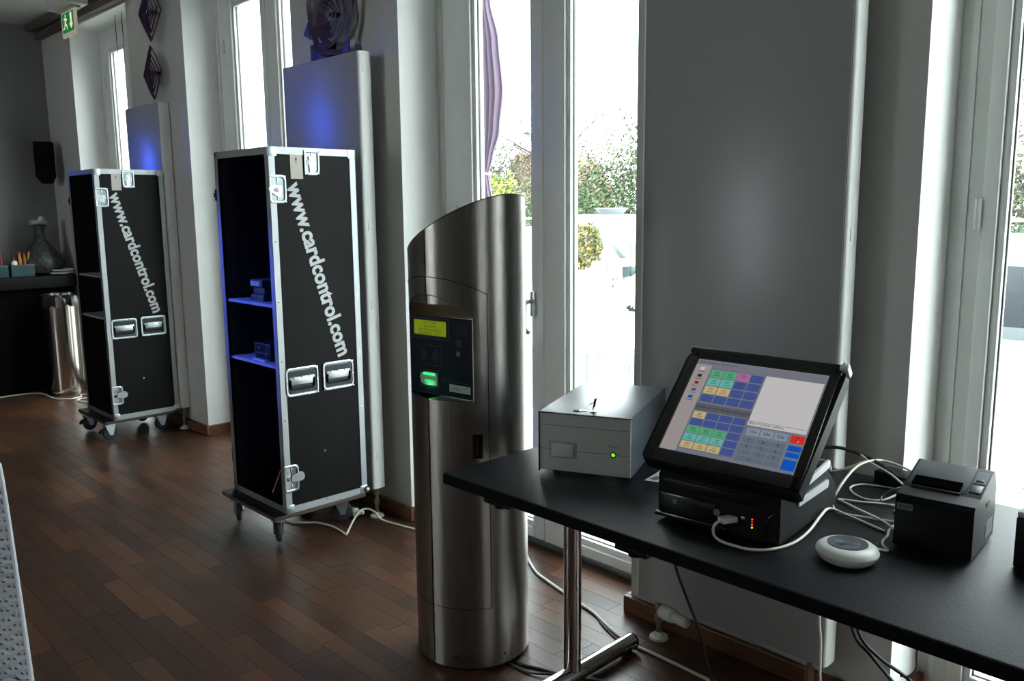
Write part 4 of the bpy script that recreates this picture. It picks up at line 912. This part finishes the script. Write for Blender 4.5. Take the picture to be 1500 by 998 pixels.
for x, y in ((.02, .44), (.48, .44), (.02, .01), (.48, .01)): MB().cyl((x, y, 0), (x, y, .41), .016, n=10).build('leg', alu, fc)
# rotate so the seat faces the camera side

# ------------------------------------------------------------------ terrace outside
ter = MB().box((-26, 2.66, -.25), (6, 13.2, -.055)).build('terrace_slab', mat('terrace_bed', (.28, .28, .27), .8), smooth=False); struct(ter)
pavm = mat('pale_stone', (.30, .29, .27), .7, var=.08, vscale=3)
sl0 = MB().box((-.396, -.396, -.05), (.396, .396, 0), .003).build('paving_slab', pavm, ter)
first = True; cnt = 0
for j in range(12):
    for i in range(24):
        x = -14.4+.8*i+.4*(j % 2); y = 3.07+.8*j
        if cnt >= 290: break
        o = sl0 if first else bpy.data.objects.new('paving_slab', sl0.data)
        if not first: C.objects.link(o)
        o.parent = ter; first = False; cnt += 1; o.location = (x, y, -.004+random.uniform(-.001, .001))
def patio_chair(loc, rz, label):
    r = thing('terrace_chair', label, 'chair', loc, rz, 'white moulded chairs on the terrace')
    # shell: phi 0 = back (+y local), opening towards -y
    b = MB(); vs = []; fs = []; NP, NZ = 44, 16
    def hole(a, z): return ((abs(a)-1.28)/.34)**2+((z-.545)/.050)**2 < 1 or ((abs(a)-.95)/.55)**2+((z-.27)/.085)**2 < 1
    ztop = lambda a: .62+.24*math.exp(-(a/.62)**2)-.13*max(0, abs(a)-1.5)/.6
    P_ = []
    for i in range(NP+1):
        a = -2.1+4.2*i/NP
        for j in range(NZ+1):
            t = j/NZ; z = .02+(ztop(a)-.02)*t; R = .235+.05*abs(2*t-.85)**1.6; lean_ = .08*max(0, z-.45)*math.cos(a)
            P_.append((math.sin(a)*R, math.cos(a)*R+lean_, z, a))
    vs = [p[:3] for p in P_]
    for i in range(NP):
        for j in range(NZ):
            q = (i*(NZ+1)+j, (i+1)*(NZ+1)+j, (i+1)*(NZ+1)+j+1, i*(NZ+1)+j+1); am = (P_[q[0]][3]+P_[q[1]][3])/2; zm = sum(P_[k][2] for k in q)/4
            if not hole(am, zm): fs.append(q)
    b.add(vs, fs); o = b.build('shell', patio, r, ang=60); md = o.modifiers.new('s', 'SOLIDIFY'); md.thickness = .016; md.offset = 0
    MB().lathe([(0, .435), (.16, .430), (.235, .445), (.250, .455), (.235, .462), (.16, .448), (0, .452)], n=32).build('seat', patio, r)
    return r
for i, (loc, rz, lab) in enumerate((((-4.38, 5.05, -.004), 2.5, 'white moulded chair behind the near round terrace table, left window pane'), ((-6.10, 7.55, -.004), -1.2, 'white moulded chair with openings beside the far round terrace table'),
        ((-7.97, 9.45, -.004), .4, 'white moulded chair beyond the far round terrace table by the railing'), ((-1.45, 4.85, -.004), 2.6, 'white moulded chair on the terrace in the right window'), ((-3.48, 4.05, -.004), .7, 'white moulded chair tucked at the near round terrace table'))):
    if i == 0: ch0 = patio_chair(loc, rz, lab)
    else: copy_tree(ch0, None, loc, rz, lab)
def patio_table(loc, R, label):
    r = thing('terrace_table', label, 'table', loc, 0, 'round white tables on the terrace')
    MB().lathe([(0, .70), (R-.03, .70), (R, .712), (R, .722), (R-.01, .728), (0, .728)], n=56).build('tabletop', patio, r)
    for k in range(10): t = 2*PI*k/10; MB().cyl((.10*math.cos(t), .10*math.sin(t), .03), (.10*math.cos(t), .10*math.sin(t), .70), .018, n=12).build('column_tube', mat('column_white', (.62, .64, .66), .4), r)
    MB().lathe([(0, 0), (.24, 0), (.24, .012), (.10, .03), (0, .03)], n=40).build('base_plate', patio, r)
    return r
patio_table((-3.03, 3.50, -.004), .42, 'round white terrace table close to the glass door'); patio_table((-7.05, 8.60, -.004), .60, 'round white terrace table further out near the clipped shrub')
def blk(name, a, c, m_, label, cat, bev=.01): return tag(MB().box(a, c, bev).build(name, m_), label, cat)
wht = mat('white_render', (.78, .79, .78), .7); greyr = mat('grey_render', (.13, .15, .16), .7); darkp = mat('dark_screen', (.016, .020, .027), .5)
blk('parapet_wall', (-30, 12.6, -.05), (6, 12.85, 1.02), wht, 'long white parapet wall at the edge of the terrace', 'wall')
blk('white_plinth', (-10.75, 11.9, -.05), (-9.45, 12.5, 1.28), wht, 'tall white block plinth carrying a grey planter bowl', 'plinth')
o = tag(MB().lathe([(0, 0), (.20, 0), (.30, .10), (.29, .12), (.19, .04), (0, .04)], n=30).build('planter_bowl', mat('planter_grey', (.10, .12, .14), .6)), 'low grey planter bowl on the tall white block', 'planter'); o.location = (-10.05, 12.2, 1.28)
blk('raised_bed', (-9.0, 9.9, -.05), (-2.6, 10.5, .86), greyr, 'pale grey raised bed wall across the terrace', 'wall')
blk('white_block', (-7.75, 8.2, -.05), (-6.98, 8.9, 1.0), wht, 'white block beside the far terrace table', 'plinth') if 0 else None
blk('white_screen_wall', (-6.16, 6.2, -.05), (-5.90, 6.5, 1.27), wht, 'tall white wall block seen left of the middle window post', 'wall')
dk = blk('dark_screen', (-2.6, 8.6, .30), (-.6, 8.68, .86), darkp, 'dark grey privacy panel behind the chair in the right window', 'screen')
MB().box((-2.6, 8.59, -.05), (-2.55, 8.69, .30)).box((-.65, 8.59, -.05), (-.6, 8.69, .30)).build('post', darkp, dk, smooth=False)
dk = blk('dark_backing', (-7.6, 9.25, -.004), (-6.3, 9.7, .44), darkp, 'added dark bench behind the chairs on the terrace', 'backdrop')  # added block; floor shadow and dark decking are put into its colour
# glass railings
def railing(x0_, x1_, y, zt, label):
    r = thing('glass_railing', label, 'railing', (x0_, y, 0))
    MB().tube([(0, 0, zt), (x1_-x0_, 0, zt)], .022, 10, False).build('handrail', mat('rail_white', (.7, .73, .73), .4), r)
    n_ = max(2, int((x1_-x0_)/1.4)+1)
    for k in range(n_): x = (x1_-x0_)*k/(n_-1); MB().cyl((x, 0, -.055), (x, 0, zt), .016, n=10).build('post', MT['rail_white'], r)
    for k in range(n_-1): a = (x1_-x0_)*k/(n_-1); c = (x1_-x0_)*(k+1)/(n_-1); MB().box((a+.03, -.004, .10), (c-.03, .004, zt-.06)).build('pane', glass, r, smooth=False)
railing(-9.4, 3.0, 12.3, 1.20, 'glass railing with white handrail beyond the raised bed')
railing(-8.6, -3.4, 9.82, 1.12, 'nearer glass railing in front of the raised bed')
railing(-16, -11.2, 12.3, 1.20, 'glass railing seen left of the middle window post')
# shrubs and trees
def leaves(b, c, rx, ry, rz_, n, s, hollow=.5):
    for _ in range(n):
        while True:
            p = Vector((random.uniform(-1, 1), random.uniform(-1, 1), random.uniform(-1, 1)))
            if hollow < p.length < 1: break
        k = 1+.18*math.sin(p.x*7+p.z*5)+.12*math.sin(p.y*9+p.z*3)
        q = Vector((c[0]+p.x*rx*k, c[1]+p.y*ry*k, c[2]+p.z*rz_*k)); a = Vector((random.gauss(0, 1), random.gauss(0, 1), random.gauss(0, 1))).normalized(); d = a.orthogonal().normalized(); e = a.cross(d)
        sz = s*random.uniform(.6, 1.3); b.add([q-d*sz, q+e*sz*.5, q+d*sz, q-e*sz*.5], [(0, 1, 2, 3)])
    return b
def branches(b, p, d, L_, r_, lev):
    q = p+d*L_; b.cyl(p, q, r_, r_*.6, n=5, cap=False)
    if lev == 0: return
    for k in range(3 if lev > 2 else 4):
        a = Vector((random.gauss(0, 1), random.gauss(0, 1), random.gauss(0, .6))).normalized(); nd = (d+a*.75).normalized(); nd.z = max(nd.z, -.1)
        branches(b, p+d*L_*random.uniform(.6, 1), nd, L_*random.uniform(.6, .8), r_*.55, lev-1)
lg = [mat('leaf_fresh', (.075, .115, .040), .7), mat('leaf_mid', (.045, .070, .035), .7), mat('leaf_olive', (.11, .115, .065), .7), mat('blossom_yellow', (.35, .35, .04), .6), mat('twig_pale', (.052, .043, .037), .8), mat('bark', (.045, .035, .027), .8)]
def tree(label, x, y, zb, h, rx, kinds, n, s, cat='tree', name='tree', lev=0, zc=None, rz_=None, hollow=.35):
    r = thing(name, label, cat, (x, y, zb))
    b = MB(); branches(b, Vector((0, 0, 0)), Vector((0, 0, 1)), h*.36, .02*h+.02, lev or 2); b.build('trunk', lg[5], r)
    zc = zc if zc is not None else h*.62; rz_ = rz_ or h*.40
    b = MB()
    for i, k in enumerate(kinds): b.cur = i; leaves(b, (0, 0, zc), rx, rx*.8, rz_, n//len(kinds), s, hollow)
    b.build('foliage', [lg[k] for k in kinds], r, smooth=False, kind='stuff')
    return r
G = -3.2
tree('large bare spring tree behind the terrace, left of the middle window post', -22.9, 22.5, G, 8.6, 2.0, [4, 4, 4, 0], 15000, .032, lev=6, zc=5.9, rz_=2.5, hollow=.1)
tree('yellow flowering bush beyond the terrace beside the purple drape', -17.4, 16.2, G, 5.6, .75, [3, 0], 1500, .07, 'bush', 'bush', zc=4.6, rz_=1.0)
tree('green bush beyond the parapet just left of the middle window post', -14.0, 14.4, G, 5.2, .85, [0, 1, 2], 2600, .06, 'bush', 'bush', zc=4.1, rz_=1.1)
tree('dark conifer behind the orange house', -25.6, 24.0, G, 7.4, 1.1, [1, 1, 2], 2200, .08, zc=4.6, rz_=2.6)
tree('thin grey green tree right of the orange house', -22.2, 21.0, G, 6.2, 1.3, [4, 2], 2600, .05, lev=5, zc=4.6, rz_=1.7, hollow=.1)
for i, (x, y, h, rx, kk, lab) in enumerate(((-13.2, 15.4, 6.0, 1.0, [0, 2, 1], 'leafy green shrub beyond the parapet, left in the middle pane'), (-12.1, 15.8, 6.6, 1.1, [2, 0, 4], 'tall olive green shrub beyond the parapet in the middle pane'), (-11.0, 15.2, 6.3, 1.0, [0, 1, 0], 'bright green shrub beyond the parapet beside the blind chain'), (-12.6, 14.3, 5.1, .9, [1, 0], 'low dark green shrub behind the grey planter bowl'),
        (-4.6, 15.3, 5.8, 1.2, [0, 2, 4], 'green shrub beyond the parapet in the right window'), (-3.0, 15.0, 5.3, 1.2, [1, 0], 'darker green shrub at the far right behind the railing'), (-9.6, 15.6, 5.9, 1.2, [1, 2, 0], 'green shrub beyond the parapet behind the grey radiator'))):
    tree(lab, x, y, G, h, rx, kk, 7500, .045, 'bush', 'bush', zc=h*.72, rz_=h*.27)
tree('faint pale tree with few leaves rising above the shrubs', -20.3, 24, G, 9.3, 1.9, [2, 4], 900, .06, lev=5, zc=7.0, rz_=2.2, hollow=.1)
tree('slender pale tree rising in the right window', -4.7, 17, G, 7.5, 1.0, [2, 4], 700, .06, lev=5, zc=6.0, rz_=1.6, hollow=.1)
sh = thing('clipped_shrub', 'round clipped shrub with green and golden leaves in a white pot', 'shrub', (-6.74, 7.65, -.004))
b = MB()
for i in range(3): b.cur = i; leaves(b, (0, 0, .98), .22, .22, .24, 1200, .028, .8)
b.build('foliage', [lg[0], lg[2], mat('leaf_gold', (.42, .30, .10), .6)], sh, smooth=False, kind='stuff')
MB().lathe([(0, 0), (.17, 0), (.22, .60), (.24, .70), (.22, .70), (.19, .62), (0, .60)], n=30).build('pot', patio, sh); MB().cyl((0, 0, .6), (0, 0, .85), .03).build('stem', lg[5], sh)
# house and annex
hs_ = thing('brick_house', 'orange brick gabled house beyond the garden', 'house', (-27.0, 26.6, G))
MB().prism([(-1.2, 0), (.9, 0), (.9, 5.3), (-.15, 6.7), (-1.2, 5.3)], 0, 5, 'y').build('wall', mat('orange_brick', (.24, .10, .06), .8, var=.1, vscale=3), hs_, smooth=False)
MB().prism([(-1.35, 5.15), (-.15, 6.72), (1.05, 5.15), (1.05, 5.35), (-.15, 6.95), (-1.35, 5.35)], -.15, 5.1, 'y').build('roof', mat('roof_tile', (.20, .09, .06), .8), hs_, smooth=False)
for x in (-.75, .05): MB().box((x, -.04, 3.9), (x+.45, .02, 4.7)).build('window', mat('far_window', (.35, .36, .36), .3), hs_, smooth=False)
an = thing('white_annex', 'white building wing seen through the two left windows', 'building', (-18.2, 6.5, -.05))
MB().box((-6.5, 0, 0), (6.6, 2.6, 7.5)).build('wall', wht, an, smooth=False)
w_ = MB().box((5.78, -.05, 2.84), (6.12, .02, 3.10)).build('window', mat('annex_window', (.06, .07, .08), .4), an, smooth=False)
MB().box((5.73, -.07, 2.82), (5.78, .02, 3.12)).box((6.12, -.07, 2.82), (6.17, .02, 3.12)).build('window_frame', mat('annex_frame', (.6, .62, .62), .5), w_, smooth=False)
struct(MB().box((-60, 13.2, -3.6), (30, 70, -3.2)).build('garden_ground', mat('lawn', (.10, .16, .05), .9), smooth=False))
# purple drape on a white post
dr = thing('purple_drape', 'pale purple drape tied to a post outside the left glass door', 'drape', (-3.57, 3.22, 0))
dm = bpy.data.materials.new('sheer_purple'); dm.use_nodes = True; nt = dm.node_tree; pb_ = nt.nodes['Principled BSDF']; pb_.inputs['Base Color'].default_value = (.125, .090, .135, 1); pb_.inputs['Roughness'].default_value = .8
b = MB(); vs = []; fs = []; NU = 40; lv = [(.98, .09), (1.2, .125), (1.40, .085), (1.55, .045), (1.61, .026), (1.68, .055), (1.85, .105), (2.05, .130), (2.30, .112), (2.52, .065), (2.62, .055)]
NV = 44
def wd(z):
    for (a, wa), (c, wc) in zip(lv, lv[1:]):
        if a <= z <= c: t = (z-a)/(c-a); t = t*t*(3-2*t); return wa+(wc-wa)*t
    return lv[-1][1]
for j in range(NV+1):
    z = .98+(2.62-.98)*j/NV; wz = wd(z)
    for i in range(NU+1): u = i/NU; vs.append((u*wz*1.15, .022*math.sin(u*PI*7)*(.3+wz*6)+.01*math.sin(z*4), z))
for j in range(NV):
    for i in range(NU): fs.append((j*(NU+1)+i, j*(NU+1)+i+1, (j+1)*(NU+1)+i+1, (j+1)*(NU+1)+i))
b.add(vs, fs).build('cloth', dm, dr, ang=80)
MB().box((-.09, -.04, -.05), (-.01, .04, 2.7), .004).build('post', patio, dr); MB().box((-1.6, -.04, 2.62), (1.4, .04, 2.70), .004).build('top_rail', patio, dr)
MB().tube([(-.01, -.03, 1.62), (.035, -.035, 1.615), (.05, 0, 1.61), (.03, .03, 1.615), (-.01, .03, 1.62)], .006, 6).build('tie_band', patio, dr)

# ------------------------------------------------------------------ blue stage lamps in the room (outside the picture)
def stage_lamp(loc, target, energy, label, size=.09, spot=1.1):
    r = thing('stage_lamp', label, 'lamp', loc); d = (Vector(target)-Vector(loc)).normalized()
    ld = bpy.data.lights.new('blue_beam', 'SPOT'); ld.energy = energy; ld.color = (.03, .09, 1.0); ld.shadow_soft_size = size; ld.spot_size = spot; ld.spot_blend = .7
    lo = bpy.data.objects.new('blue_beam', ld); C.objects.link(lo); lo.parent = r; lo.rotation_euler = d.to_track_quat('-Z', 'Y').to_euler(); lo.location = d*.01
    b = MB(); b.cyl(-d*.20, -d*.02, .075, .085, n=24); b.build('housing', blackp, r); MB().cyl(Vector((0, 0, 0))-d*.1, (-d*.1).to_3d()+Vector((0, 0, ZC-loc[2]-.02)) if ZC-loc[2] > .15 else -d*.1+Vector((0, 0, .1)), .012).build('hanger', blackp, r)
    return r
stage_lamp((-6.55, .30, 2.64), (-3.62, 2.156, 1.97), 62, 'small blue stage lamp under the ceiling giving the glow on the nearer radiator', .18, .23)
stage_lamp((-4.75, -.85, 2.45), (-3.43, 1.80, .98), 600, 'blue stage lamp under the ceiling aimed into the nearer case', .08, .28)
stage_lamp((-7.45, 1.30, 2.02), (-5.60, 2.206, 1.72), 22, 'small blue stage lamp near the left wall aimed at the far radiator', .14, .40)
